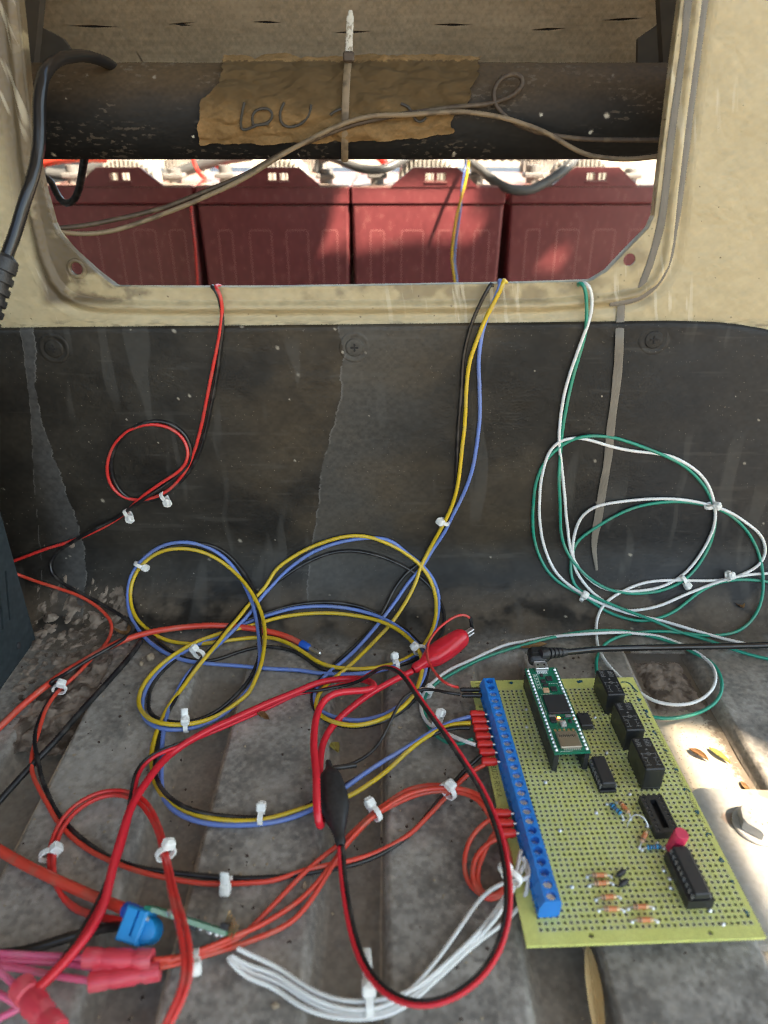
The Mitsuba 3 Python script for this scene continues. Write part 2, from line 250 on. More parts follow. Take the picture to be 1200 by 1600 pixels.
# ------------------------------------------------------------------ measured paths and outlines (millimetres, world axes)
WIRES = {
    'red_pair_red': [[-92.0,440.0,190.0],[-92.5,424.0,210.0],[-96.0,414.0,209.9],[-91.4,411.0,210.8],[-90.3,412.0,205.8],[-91.7,412.8,192.2],[-95.6,412.8,177.6],[-102.8,412.8,154.9],[-112.0,412.8,124.7],[-118.9,412.8,107.8],[-125.3,412.8,96.9],[-135.8,412.8,85.8],[-144.4,412.0,81.0],[-155.0,412.0,78.3],[-167.2,412.8,80.1],[-172.9,412.8,88.0],[-173.6,412.8,99.1],[-168.7,412.8,112.1],[-160.0,412.8,122.6],[-149.3,412.8,128.8],[-137.5,412.8,129.9],[-126.5,412.8,125.7],[-120.7,412.8,117.4],[-119.7,410.0,109.0],[-124.8,409.5,101.7],[-140.1,409.5,91.8],[-153.7,409.5,81.8],[-168.3,412.8,67.5],[-188.0,412.8,55.7],[-206.2,412.8,48.0],[-226.3,412.0,41.6],[-242.9,410.6,35.5],[-253.9,407.4,32.1],[-268.6,402.1,30.4]],
    'red_pair_black': [[-96.0,440.0,190.0],[-95.5,424.0,209.0],[-97.4,414.0,210.3],[-93.0,412.0,210.6],[-91.8,413.0,204.2],[-90.8,413.0,190.7],[-93.8,413.0,178.5],[-99.0,413.0,156.7],[-107.0,413.0,129.8],[-115.3,413.0,108.8],[-122.3,413.0,97.3],[-133.8,413.0,86.1],[-145.1,413.0,78.4],[-157.5,413.0,77.1],[-164.2,413.0,80.0],[-170.0,413.0,87.9],[-171.1,413.0,99.0],[-169.2,413.0,107.7],[-163.4,413.0,118.3],[-153.6,413.0,126.7],[-141.2,413.0,131.8],[-129.7,413.0,130.8],[-121.8,413.0,124.6],[-118.6,413.0,114.1],[-119.4,412.0,106.0],[-132.6,412.0,92.9],[-147.1,409.0,84.3],[-158.5,409.0,76.3],[-173.6,412.0,65.1],[-185.9,409.0,59.7],[-199.8,409.0,51.8],[-211.2,412.6,43.7],[-216.8,412.1,40.6],[-221.1,410.7,35.4],[-223.5,408.7,30.2],[-221.0,406.6,26.0],[-215.7,404.3,22.5],[-206.8,401.2,18.5],[-197.9,398.3,15.4],[-188.8,395.0,12.5],[-180.5,391.4,9.9],[-173.0,387.9,7.8],[-165.6,382.3,6.3],[-159.2,376.6,4.5],[-181.4,336.4,6.5],[-186.8,330.2,5.0],[-186.5,325.1,8.0],[-190.7,319.2,9.5],[-193.8,321.0,5.0],[-191.3,324.0,3.0],[-187.6,328.9,3.0],[-188.7,321.8,2.0],[-189.0,304.8,2.0],[-187.4,292.6,2.0],[-182.3,278.8,4.2],[-175.5,267.9,4.2],[-171.7,259.5,2.0],[-164.4,249.6,2.0],[-157.4,240.1,2.0],[-143.2,226.7,2.0],[-128.6,216.7,2.0],[-119.4,211.6,2.0],[-104.4,207.2,2.0],[-82.8,204.3,2.0],[-61.8,202.4,2.0],[-41.3,203.5,2.0],[-34.6,204.9,2.0],[-24.3,206.6,2.0],[-14.0,209.1,2.0],[-3.5,213.1,2.0],[7.2,220.4,2.0],[16.3,229.3,2.0],[23.6,240.1,2.0],[29.8,247.0,3.0],[34.8,252.5,5.0],[41.7,257.7,10.0],[48.1,261.5,13.0]],
    'red_return': [[-245.1,402.5,31.1],[-240.3,405.7,25.6],[-229.0,403.4,22.1],[-216.0,401.1,19.1],[-202.8,398.1,16.0],[-191.8,393.9,12.3],[-182.1,387.9,8.4],[-175.5,381.9,5.6],[-173.6,375.1,3.6],[-173.5,364.6,2.5],[-174.3,359.5,2.0],[-177.2,354.3,2.0],[-179.5,344.5,2.0],[-181.6,332.3,2.5],[-185.4,325.3,2.5],[-187.7,317.2,2.5],[-187.4,305.5,2.5],[-185.3,292.0,2.5],[-183.4,284.4,2.0],[-182.8,277.6,2.0],[-179.4,267.4,2.5],[-172.9,256.0,2.5],[-165.6,247.2,2.5],[-158.7,239.7,2.5],[-157.2,237.0,2.5],[-146.2,226.3,2.5],[-134.2,217.5,2.5],[-123.7,212.1,2.5],[-110.4,206.8,2.5],[-92.6,202.2,2.5],[-76.6,199.8,2.5],[-61.3,200.0,2.5],[-46.1,200.9,2.5],[-41.7,203.7,2.0],[-34.7,206.2,2.5],[-21.2,208.2,4.0],[-8.8,212.4,2.5],[2.9,218.1,2.5],[12.8,225.1,2.5],[21.0,234.9,2.5],[29.5,244.2,3.0],[37.2,250.6,8.0],[42.1,254.2,10.0],[45.7,255.8,11.0],[49.1,255.6,13.0]],
    'thick_red_upper': [[-221.1,252.6,3.0],[-213.8,269.0,3.0],[-208.4,284.8,3.0],[-206.1,290.7,3.2],[-203.0,302.9,3.2],[-199.1,314.4,3.2],[-194.0,320.4,5.0],[-187.9,332.9,5.0],[-181.5,345.2,3.2],[-173.8,356.4,3.2],[-161.6,367.8,3.3],[-148.2,371.5,5.5],[-132.7,375.0,6.1],[-123.3,378.0,5.0],[-110.6,376.8,6.6],[-100.8,378.3,5.4],[-90.2,376.6,5.5],[-79.7,374.6,5.0],[-69.3,372.7,3.8],[-60.8,369.3,3.4],[-51.4,362.3,3.2]],
    'yellow': [[78.0,450.0,170.0],[77.0,430.0,202.0],[66.1,416.0,213.7],[66.6,413.0,216.2],[65.5,409.0,213.2],[63.9,411.8,206.5],[59.3,412.2,197.7],[56.9,412.4,192.3],[53.1,412.4,181.4],[49.3,412.4,166.5],[48.8,412.4,151.1],[48.8,412.4,129.0],[47.6,412.4,105.8],[45.5,410.5,84.7],[42.1,411.5,70.5],[37.4,411.5,58.7],[29.6,411.7,41.8],[22.3,406.7,27.5],[22.5,404.1,26.7],[16.9,397.7,15.7],[11.1,389.3,9.8],[4.1,379.6,4.9],[-5.4,367.0,2.6],[-15.6,350.3,2.6],[-23.5,338.4,2.6],[-31.2,329.6,2.0],[-36.7,320.4,2.0],[-38.9,310.1,2.6],[-37.1,302.5,2.6],[-30.5,293.7,5.5],[-20.5,289.7,5.5],[-9.1,290.5,5.5],[4.6,297.7,5.5],[14.3,308.6,5.5],[19.5,320.3,6.0],[22.6,334.3,6.0],[22.8,344.8,7.0],[20.8,351.7,8.0],[17.2,361.6,6.0],[10.8,370.9,6.4],[0.0,378.3,8.1],[-13.9,385.6,7.3],[-30.6,387.7,8.4],[-48.7,387.7,8.4],[-69.3,384.9,7.0],[-75.3,380.9,7.4],[-85.2,377.8,5.8],[-99.9,373.3,4.8],[-107.3,369.8,4.3],[-118.1,363.6,4.0],[-125.7,354.1,4.0],[-132.7,343.5,4.0],[-137.6,330.5,4.0],[-139.1,316.8,4.0],[-137.8,309.0,4.0],[-133.3,300.9,5.0],[-126.5,293.2,6.0],[-118.4,289.2,7.0],[-110.9,289.4,6.0],[-106.2,290.5,5.0],[-98.3,293.2,4.5],[-90.5,300.4,2.6],[-82.6,310.5,2.6],[-76.0,319.7,2.6],[-76.5,322.4,2.6],[-73.4,333.6,5.0],[-72.8,350.6,8.0],[-75.5,372.3,8.6],[-79.6,385.1,13.1],[-84.3,391.5,18.7],[-92.7,401.1,24.8],[-101.9,408.1,30.3],[-112.2,410.7,37.4],[-122.5,411.7,41.8],[-133.0,411.9,43.5],[-142.5,411.9,42.9],[-151.3,411.2,39.6],[-159.1,409.5,33.8],[-164.5,407.2,28.4],[-167.5,403.3,22.1],[-167.9,397.7,15.7],[-164.8,390.0,9.7],[-159.6,382.7,6.0],[-150.8,376.1,3.3],[-139.7,368.5,2.1],[-128.6,364.6,2.0],[-116.4,363.8,2.0],[-103.8,366.2,2.0],[-89.2,369.2,2.2],[-74.2,370.7,2.3],[-64.5,366.5,3.0],[-55.7,360.1,3.0],[-47.0,352.3,3.0],[-38.6,344.2,2.6],[-25.5,339.7,2.6],[-12.7,339.3,2.6],[0.0,341.9,2.6],[11.6,347.4,2.5],[21.0,355.5,2.5],[28.4,369.1,2.7],[33.2,382.7,6.0],[34.4,394.5,12.9],[31.8,403.3,22.1],[25.5,408.3,30.7],[14.1,411.4,40.3],[1.3,412.3,47.3],[-10.5,412.4,52.0],[-23.0,412.4,52.5],[-37.8,412.4,48.7],[-50.7,411.9,43.1],[-63.6,410.1,35.3],[-74.3,406.7,27.5],[-76.1,401.5,22.0],[-83.2,396.6,16.5],[-87.9,392.0,13.4],[-92.8,382.3,10.1],[-99.1,370.7,7.4],[-102.6,358.2,7.0],[-106.9,345.8,7.0],[-110.6,340.0,4.5],[-113.6,335.1,2.5],[-114.7,327.9,2.6],[-120.8,308.6,2.0],[-121.4,301.1,2.0],[-121.5,295.0,2.0],[-121.8,289.0,2.0],[-121.2,280.4,2.6],[-119.5,271.5,2.6],[-117.1,263.1,2.6],[-114.3,255.9,2.6],[-109.6,248.6,2.0],[-103.4,242.9,2.0],[-95.4,238.3,2.0],[-87.0,234.7,2.0],[-77.4,231.9,2.6],[-68.3,231.3,2.6],[-59.4,231.3,2.6],[-53.7,232.9,2.0],[-47.3,235.1,2.0],[-40.1,238.3,2.0],[-37.7,239.0,2.0],[-30.1,242.4,2.0],[-19.8,242.6,4.0],[-10.5,249.0,4.0],[1.6,260.3,4.0],[11.8,271.4,5.0],[18.8,278.3,6.0],[25.9,281.6,8.0],[32.1,284.9,10.0],[37.9,283.5,13.0],[45.2,283.5,13.0]],
    'blue': [[75.0,450.0,170.0],[74.0,430.0,202.0],[62.6,416.0,213.0],[65.2,413.0,216.2],[64.9,410.0,213.4],[61.4,412.8,203.5],[57.0,413.0,190.4],[56.1,413.1,186.7],[55.0,413.1,172.0],[56.2,413.1,154.8],[57.8,413.1,134.9],[57.1,413.1,114.1],[54.3,413.1,94.6],[49.0,413.1,78.8],[43.5,413.1,65.0],[38.8,413.1,53.1],[31.7,412.3,41.4],[25.5,408.7,30.0],[18.4,405.5,24.1],[8.4,396.2,13.4],[0.0,385.2,7.6],[-13.4,365.8,1.9],[-23.4,349.1,1.9],[-33.0,337.3,1.9],[-38.5,326.9,1.9],[-40.2,315.2,1.9],[-38.6,306.6,1.9],[-31.6,300.4,3.0],[-23.2,296.6,3.0],[-13.9,295.5,3.0],[-4.7,297.9,3.0],[4.7,302.9,3.0],[14.5,314.8,3.0],[20.2,321.7,4.0],[24.5,333.6,5.0],[25.4,344.0,6.0],[23.5,353.2,6.0],[19.3,363.1,4.0],[13.6,373.1,4.7],[2.8,381.4,7.0],[-14.0,389.6,8.7],[-28.0,392.1,10.3],[-44.8,392.7,10.7],[-62.9,390.9,9.5],[-77.8,386.2,6.8],[-86.1,383.3,5.6],[-92.9,379.8,4.3],[-100.1,373.5,2.8],[-112.8,366.0,2.2],[-119.5,360.4,2.2],[-125.6,352.8,2.2],[-132.3,341.3,2.2],[-136.3,328.4,2.2],[-137.3,317.5,2.2],[-135.9,309.7,2.2],[-134.0,303.3,2.2],[-133.0,300.2,2.2],[-129.0,295.3,2.2],[-122.8,290.6,3.0],[-115.0,287.6,4.0],[-108.0,289.4,2.5],[-99.9,291.8,2.2],[-93.9,295.6,2.0],[-88.1,301.7,2.0],[-82.0,311.8,2.0],[-77.6,323.1,2.0],[-75.4,327.2,2.0],[-75.0,339.4,2.5],[-74.7,345.3,5.0],[-77.4,360.1,5.5],[-80.6,375.0,6.6],[-83.0,384.3,9.9],[-86.9,392.8,15.3],[-94.3,404.2,24.1],[-102.0,410.0,32.9],[-110.1,412.1,40.3],[-120.3,412.9,45.4],[-130.6,413.0,47.7],[-141.2,413.0,46.5],[-151.2,412.5,42.5],[-160.3,410.7,35.0],[-166.9,407.8,28.0],[-169.7,402.6,20.0],[-169.3,395.9,13.2],[-165.8,386.6,7.0],[-158.4,377.5,3.5],[-149.6,367.9,2.0],[-137.5,356.8,1.9],[-124.7,349.1,1.9],[-114.3,346.1,1.9],[-102.3,344.6,1.9],[-84.6,342.4,1.9],[-69.9,340.2,1.9],[-55.4,339.4,1.9],[-45.7,338.0,1.9],[-40.5,336.3,1.9],[-25.2,334.8,1.9],[-12.7,336.1,1.9],[0.0,339.2,1.9],[10.3,345.1,1.9],[18.3,352.1,1.9],[26.7,363.7,1.9],[33.0,378.7,3.9],[36.1,391.5,9.9],[36.0,399.4,16.3],[32.6,405.5,24.1],[24.1,410.0,32.9],[14.1,412.0,39.9],[4.2,413.1,49.2],[-6.3,413.1,50.7],[-21.0,413.1,49.2],[-33.7,412.9,45.9],[-46.6,412.2,40.5],[-61.6,409.2,30.9],[-72.2,403.9,21.7],[-80.4,398.3,15.3],[-85.5,388.7,10.6],[-91.5,379.2,7.3],[-98.6,367.1,5.1],[-105.7,352.9,5.0],[-109.9,345.0,4.0],[-115.3,340.2,1.9],[-117.5,331.5,1.9],[-118.5,320.5,1.9],[-119.4,310.0,1.9],[-120.0,308.7,1.9],[-119.2,297.5,1.9],[-118.2,289.1,1.9],[-116.6,279.9,1.9],[-113.9,270.1,1.9],[-111.4,259.6,1.9],[-108.9,251.6,1.9],[-107.3,245.8,1.9],[-102.7,240.2,1.9],[-94.5,234.7,1.9],[-86.2,231.2,1.9],[-76.2,229.6,1.9],[-66.6,229.4,1.9],[-57.8,230.3,1.9],[-50.5,231.2,1.9],[-43.4,233.4,1.9],[-36.2,236.8,1.9],[-33.7,238.2,1.9],[-27.0,243.9,1.9],[-20.8,248.0,4.0],[-13.1,255.1,4.0],[-2.6,264.6,4.0],[8.4,271.9,5.0],[17.1,277.8,6.0],[24.2,282.2,8.0],[31.2,285.5,10.0],[38.1,286.0,13.0],[45.5,288.1,13.0]],
    'black': [[71.0,450.0,170.0],[70.0,430.0,202.0],[58.8,416.0,211.6],[60.7,413.0,214.5],[58.2,411.0,210.8],[54.4,413.0,202.8],[50.0,413.2,192.1],[47.4,413.4,179.3],[46.0,413.4,168.1],[45.7,413.4,146.8],[45.2,413.4,124.5],[45.2,413.4,96.6],[44.6,413.4,78.7],[41.6,413.4,60.1],[35.8,413.4,48.1],[27.6,411.0,34.8],[17.0,408.5,28.8],[5.7,400.6,17.2],[-1.4,387.9,7.4],[-13.5,370.2,1.9],[-26.1,351.5,1.6],[-34.3,337.6,1.6],[-39.2,328.2,1.6],[-41.5,319.1,1.6],[-40.3,308.6,1.6],[-32.7,298.0,1.4],[-20.7,292.7,1.4],[-9.2,293.2,1.4],[4.7,300.1,1.4],[15.6,311.4,1.4],[23.5,325.9,2.0],[26.7,339.8,3.0],[26.5,348.5,4.0],[25.0,356.7,4.0],[18.9,369.7,2.2],[13.7,377.8,3.7],[0.0,385.9,6.8],[-14.0,392.4,10.1],[-28.1,394.8,11.8],[-45.0,395.1,12.1],[-63.1,392.8,10.4],[-79.4,387.9,7.4],[-86.4,385.3,6.1],[-97.2,380.8,4.2],[-105.7,375.9,2.8],[-115.4,368.2,1.7],[-123.6,356.4,1.6],[-130.1,343.5,1.6],[-134.7,329.1,1.6],[-134.8,318.2,1.6],[-131.2,307.8,1.6],[-131.4,306.5,1.6],[-126.8,299.6,1.6],[-120.3,296.6,1.6],[-111.3,295.4,1.6],[-102.9,296.6,1.6],[-95.2,301.5,1.6],[-88.1,310.3,1.6],[-82.7,320.9,1.6],[-80.0,326.3,1.6],[-75.9,343.5,4.0],[-77.1,362.3,5.0],[-79.8,380.4,7.7],[-82.7,392.4,14.3],[-87.7,400.9,21.2],[-94.6,408.5,28.8],[-101.9,411.6,36.9],[-109.9,413.0,43.5],[-120.2,413.3,46.7],[-132.0,413.1,44.8],[-142.7,413.0,43.5],[-151.5,412.4,40.4],[-160.5,410.3,33.0],[-165.9,407.0,26.0],[-167.8,401.5,18.3],[-166.6,395.3,12.3],[-161.4,387.9,7.4],[-153.4,377.8,3.3],[-142.3,366.7,1.6],[-128.0,354.1,1.6],[-116.7,348.0,1.6],[-103.1,348.0,1.6],[-91.8,355.6,1.6],[-82.7,360.3,1.6],[-73.1,362.7,1.6],[-62.8,360.3,1.6],[-52.3,355.6,1.6],[-38.3,340.5,1.6],[-25.4,337.6,1.6],[-5.1,338.0,1.6],[7.7,343.5,1.6],[20.8,349.5,1.6],[32.1,364.0,1.6],[38.4,377.4,3.2],[39.7,387.9,7.4],[36.6,396.5,13.2],[28.3,404.2,21.6],[17.0,408.5,28.8],[2.8,411.2,35.5],[-11.3,412.3,39.8],[-25.4,412.6,41.2],[-36.7,412.1,39.0],[-49.6,410.7,34.1],[-63.8,407.2,26.3],[-79.1,400.6,17.2],[-82.4,398.6,16.4],[-88.3,394.1,13.1],[-93.4,385.8,10.1],[-100.0,374.7,6.3],[-103.6,362.1,5.2],[-108.9,349.8,5.0],[-111.9,345.0,4.0],[-114.7,335.7,2.0],[-117.5,320.4,2.0],[-118.7,307.3,2.0],[-120.0,305.2,1.6],[-119.9,291.8,1.6],[-119.4,282.5,1.6],[-117.9,272.5,1.6],[-114.4,259.7,4.0],[-110.0,251.3,4.5],[-103.2,243.6,4.5],[-95.1,238.4,4.0],[-85.4,235.2,3.5],[-75.0,234.5,1.6],[-64.4,234.1,1.6],[-54.6,233.6,1.6],[-45.2,235.9,1.6],[-36.5,240.0,1.6],[-34.1,242.7,1.6],[-27.3,247.1,1.6],[-14.8,255.9,2.0],[-2.6,265.0,3.0],[5.9,270.6,4.0],[17.1,278.2,5.0],[25.9,282.0,7.0],[32.6,281.7,11.0],[39.4,280.8,13.0],[44.4,280.2,13.0]],
    'white': [[124.0,450.0,180.0],[124.0,430.0,204.0],[108.8,416.0,211.3],[110.8,413.0,214.5],[112.7,410.0,213.4],[115.5,412.0,206.5],[116.7,412.0,197.7],[116.3,412.8,192.2],[113.6,412.8,181.3],[109.9,412.8,166.4],[107.0,412.8,150.9],[106.3,412.8,135.0],[106.8,412.8,120.5],[108.6,413.5,112.5],[111.4,412.8,98.4],[116.4,412.8,72.9],[121.0,412.8,50.9],[125.1,410.6,35.8],[131.7,407.0,27.3],[138.6,403.2,21.3],[148.2,400.4,17.8],[163.7,399.8,17.2],[180.8,401.3,18.9],[192.4,404.1,22.5],[202.5,408.0,29.2],[210.2,411.8,40.1],[214.1,412.8,54.1],[213.3,411.0,67.6],[208.9,412.8,82.0],[201.0,412.8,94.0],[189.9,412.8,102.7],[176.8,412.8,109.2],[164.9,413.4,110.8],[147.2,412.8,113.1],[133.5,412.8,117.0],[122.6,412.8,120.5],[113.4,412.8,121.2],[106.4,412.8,119.1],[101.9,412.8,112.8],[99.3,412.8,99.8],[99.0,412.8,82.0],[101.0,412.8,62.0],[105.5,412.5,44.6],[111.9,408.6,30.4],[120.2,403.7,21.9],[130.6,397.1,17.0],[144.3,393.1,11.3],[158.8,388.0,8.1],[177.2,383.8,6.1],[194.7,377.6,3.9],[211.3,370.5,2.5],[227.1,363.3,2.2],[241.5,359.9,2.2],[275.0,372.0,6.0],[300.0,395.0,10.0],[275.0,405.0,30.0],[257.0,406.9,27.0],[240.7,406.4,26.0],[225.6,403.1,24.3],[212.0,401.8,19.4],[197.2,397.9,15.3],[182.1,392.8,11.1],[167.5,390.0,9.3],[153.5,389.7,9.1],[144.8,395.4,12.6],[137.6,399.4,16.3],[130.9,404.5,23.1],[126.7,408.0,29.2],[124.4,412.3,43.0],[124.9,412.8,58.8],[129.1,412.8,69.8],[136.7,412.8,74.4],[152.6,412.8,77.5],[174.1,412.8,79.4],[190.6,412.8,78.7],[207.6,412.8,75.2],[222.5,412.8,69.8],[237.0,412.8,60.4],[247.2,412.8,52.5],[252.8,412.3,43.0],[251.8,410.2,34.4],[245.0,408.0,29.2],[235.4,406.4,24.8],[226.8,405.1,22.7],[212.3,404.3,22.8],[192.5,404.5,23.1],[175.5,404.1,22.5],[161.0,401.0,18.6],[149.1,396.5,14.0],[141.0,390.0,9.3],[136.3,380.0,4.6],[135.0,371.4,2.6],[133.1,359.0,2.2],[133.7,348.7,2.2],[136.8,336.9,2.2],[139.5,329.8,2.2],[146.4,318.8,2.2],[151.5,312.2,2.2],[159.4,309.0,2.2],[170.3,309.4,2.2],[181.1,314.2,2.2],[190.1,322.9,2.2],[195.4,332.6,2.2],[197.7,344.2,2.2],[194.9,351.8,2.2],[191.4,358.0,2.2],[184.7,364.3,2.2],[176.1,370.5,2.5],[163.2,372.9,2.9],[149.9,374.1,3.1],[134.6,369.3,6.2],[118.2,367.9,6.1],[101.5,369.9,2.5],[88.6,366.1,2.2],[79.3,364.3,2.2],[65.2,356.4,2.2],[54.5,348.7,2.2],[44.2,342.7,2.2],[36.1,336.9,2.2],[31.0,331.2,2.2],[24.9,323.6,2.2],[20.9,314.9,2.2],[19.6,307.1,2.2],[20.7,300.8,2.2],[23.4,293.9,3.0],[27.3,288.3,5.0],[32.6,281.7,8.0],[39.7,271.1,13.0],[46.1,268.5,13.0]],
    'green': [[119.0,450.0,180.0],[119.0,430.0,204.0],[106.6,416.0,211.3],[108.7,413.0,214.5],[110.6,410.0,213.4],[112.7,412.0,206.5],[113.9,412.5,197.6],[115.0,413.2,184.9],[113.0,413.2,171.9],[110.6,413.2,156.7],[109.2,413.2,140.9],[108.4,413.2,124.5],[109.4,413.2,103.3],[109.3,410.8,96.4],[112.5,411.0,73.8],[115.3,411.0,55.1],[120.2,410.1,41.1],[125.6,408.6,33.8],[135.5,404.2,24.9],[146.3,399.5,19.6],[160.9,399.2,16.1],[176.4,399.4,16.3],[189.4,401.6,18.7],[201.2,405.6,24.0],[209.6,410.1,32.9],[215.6,413.1,47.4],[214.1,413.2,68.0],[208.1,413.2,80.3],[198.9,413.2,92.3],[186.1,413.2,102.6],[170.9,411.5,110.5],[157.4,413.2,115.4],[143.6,413.2,120.4],[130.3,413.2,122.2],[118.2,411.5,122.0],[111.3,413.2,117.6],[104.1,413.2,111.2],[98.4,413.2,102.6],[95.7,413.2,89.3],[95.7,413.2,72.7],[97.4,413.2,57.0],[101.7,412.1,39.9],[107.7,408.4,28.9],[116.1,403.6,21.1],[127.1,400.2,17.1],[136.4,395.7,12.9],[143.9,390.3,9.0],[155.5,385.3,6.3],[166.0,382.9,5.2],[174.5,383.9,5.7],[186.6,387.7,7.5],[196.2,392.8,10.6],[207.5,399.4,16.3],[219.4,403.6,21.1],[232.3,405.0,23.1],[245.1,405.0,23.1],[257.7,404.0,21.7],[275.0,400.0,14.0],[305.0,395.0,10.0],[275.0,340.0,6.0],[236.3,348.8,1.8],[219.1,357.0,1.8],[209.1,364.9,1.8],[202.8,369.4,2.0],[190.8,373.7,2.6],[178.1,378.5,6.6],[165.9,384.5,8.9],[150.5,390.5,12.3],[138.6,395.1,15.9],[128.5,400.4,17.3],[124.6,404.8,22.8],[123.6,409.0,30.2],[126.4,413.1,47.4],[136.4,413.2,57.0],[148.9,413.2,66.5],[161.6,413.2,73.4],[177.5,413.2,76.5],[193.8,413.2,76.8],[209.4,413.2,73.7],[219.9,413.2,69.6],[233.1,413.2,60.2],[244.7,413.0,45.9],[250.7,410.1,32.9],[250.6,401.7,23.2],[248.8,395.2,12.4],[240.0,384.9,6.1],[226.9,375.4,2.9],[211.9,371.9,2.3],[197.3,372.8,2.4],[184.5,375.4,2.9],[169.5,375.4,2.9],[153.7,372.8,2.4],[141.3,367.0,1.8],[132.5,356.4,1.8],[128.4,347.2,1.8],[126.4,336.4,1.8],[124.2,318.0,1.8],[129.1,306.3,1.8],[140.9,301.3,1.8],[149.2,299.7,1.8],[153.9,298.2,1.8],[162.3,299.4,1.8],[171.1,301.9,1.8],[182.2,307.5,1.8],[191.3,316.6,1.8],[196.6,326.1,1.8],[199.5,338.8,1.8],[198.8,349.2,1.8],[193.1,351.3,1.8],[188.4,359.5,1.8],[180.4,367.0,1.8],[168.4,371.9,2.3],[154.5,375.8,3.0],[136.0,373.8,4.9],[122.0,372.2,4.6],[105.0,368.0,3.6],[90.6,362.7,3.5],[73.2,356.9,1.8],[58.5,349.2,1.8],[45.9,340.3,1.8],[35.8,332.4,1.8],[27.8,325.4,1.8],[22.8,317.3,1.8],[22.0,310.1,1.8],[22.8,300.0,1.8],[24.1,290.4,1.8],[28.8,284.0,1.8],[33.3,278.4,4.0],[38.9,270.4,11.0],[43.9,272.2,12.5],[45.2,272.4,13.0]],
    'test_lead': [[-126.7,153.0,9.0],[-120.9,158.2,11.0],[-118.8,165.3,11.0],[-117.4,173.3,10.0],[-115.7,183.8,9.0],[-114.8,195.4,9.0],[-114.5,207.0,10.0],[-115.5,221.6,10.0],[-117.1,232.0,10.0],[-118.2,243.0,10.0],[-119.3,244.4,10.0],[-120.6,254.1,9.0],[-120.2,260.7,9.0],[-117.9,264.9,9.0],[-113.5,268.7,8.0],[-108.1,272.5,7.0],[-101.4,283.2,2.0],[-89.4,290.8,2.0],[-77.1,299.2,2.0],[-61.1,310.5,2.0],[-46.0,321.1,2.0],[-40.0,317.3,4.0],[-26.8,320.3,6.0],[-15.6,317.3,11.0],[-8.4,316.6,17.0],[-2.4,314.9,24.0],[-0.9,309.9,28.0],[3.5,309.3,30.0],[6.9,306.5,31.0],[11.0,300.0,31.0],[15.7,288.7,30.0],[20.9,276.9,30.0],[25.3,269.0,29.0],[30.8,258.3,28.0],[35.9,247.1,27.0],[39.8,240.3,25.0],[42.8,234.9,24.0],[46.5,222.3,23.0],[48.8,209.1,23.0],[49.3,194.7,24.0],[48.1,178.7,25.0],[45.0,166.0,25.0],[40.1,156.0,24.0],[33.7,149.4,22.0],[25.6,145.2,20.0],[17.7,143.1,18.0],[10.0,143.8,16.0],[3.4,147.4,14.0],[-3.5,154.0,12.0],[-9.7,166.2,9.0],[-14.1,182.1,8.0],[-16.8,196.1,8.0],[-18.2,206.6,8.0],[-18.8,213.1,9.0]],
    'red_lead': [[-125.4,148.6,14.0],[-120.7,154.8,14.0],[-116.8,161.7,14.0],[-114.2,168.6,13.0],[-112.4,175.9,12.0],[-111.7,184.9,12.0],[-112.8,195.8,13.0],[-114.3,208.7,14.0],[-115.1,220.9,14.0],[-115.5,232.1,13.0],[-114.8,241.4,11.0],[-111.9,256.4,9.0],[-109.8,268.7,5.0],[-103.2,277.9,4.5],[-92.0,288.2,4.5],[-76.9,299.0,4.5],[-60.9,310.4,4.5],[-45.6,319.0,5.0],[-39.4,324.2,5.0],[-24.7,326.4,6.0],[-14.7,324.4,8.0],[-7.2,317.0,12.0],[-3.8,311.7,14.0],[-6.4,305.4,16.0],[-18.5,302.6,18.0],[-28.6,299.0,19.0],[-33.2,292.1,19.0],[-35.1,283.4,19.0],[-35.2,272.8,19.0],[-34.3,261.3,19.0],[-32.3,247.8,19.0],[-30.8,235.2,19.0],[-30.7,230.1,18.0],[-29.2,220.5,15.0],[-28.6,220.5,10.0],[-28.5,228.6,5.0],[-30.6,246.6,3.2],[-32.0,261.1,3.2],[-32.7,269.5,3.2],[-31.9,281.3,3.2],[-28.1,291.3,3.2],[-21.1,301.0,4.0],[-11.9,309.8,6.0],[0.0,318.6,8.0],[9.8,325.9,8.0],[16.2,330.6,8.0]],
    'thin_red': [[53.9,369.7,17.3],[52.5,368.0,22.2],[48.6,369.0,22.3],[44.5,366.5,22.0],[37.1,360.5,21.0],[29.7,350.6,20.0],[25.5,339.9,20.0],[24.3,329.6,20.0],[26.2,321.0,19.0],[30.3,313.9,17.0],[34.8,304.9,20.0],[40.9,309.9,14.0]],
    'thin_black': [[-25.0,257.1,9.0],[-15.4,260.4,8.0],[-12.9,264.6,6.0],[-6.6,271.5,4.0],[-0.8,283.4,3.0],[4.3,292.4,9.0],[7.8,300.7,11.0],[12.4,308.8,10.0],[19.8,314.7,9.0],[25.1,313.7,10.0],[30.1,309.5,12.0],[35.8,304.2,15.0],[41.8,305.4,13.0]],
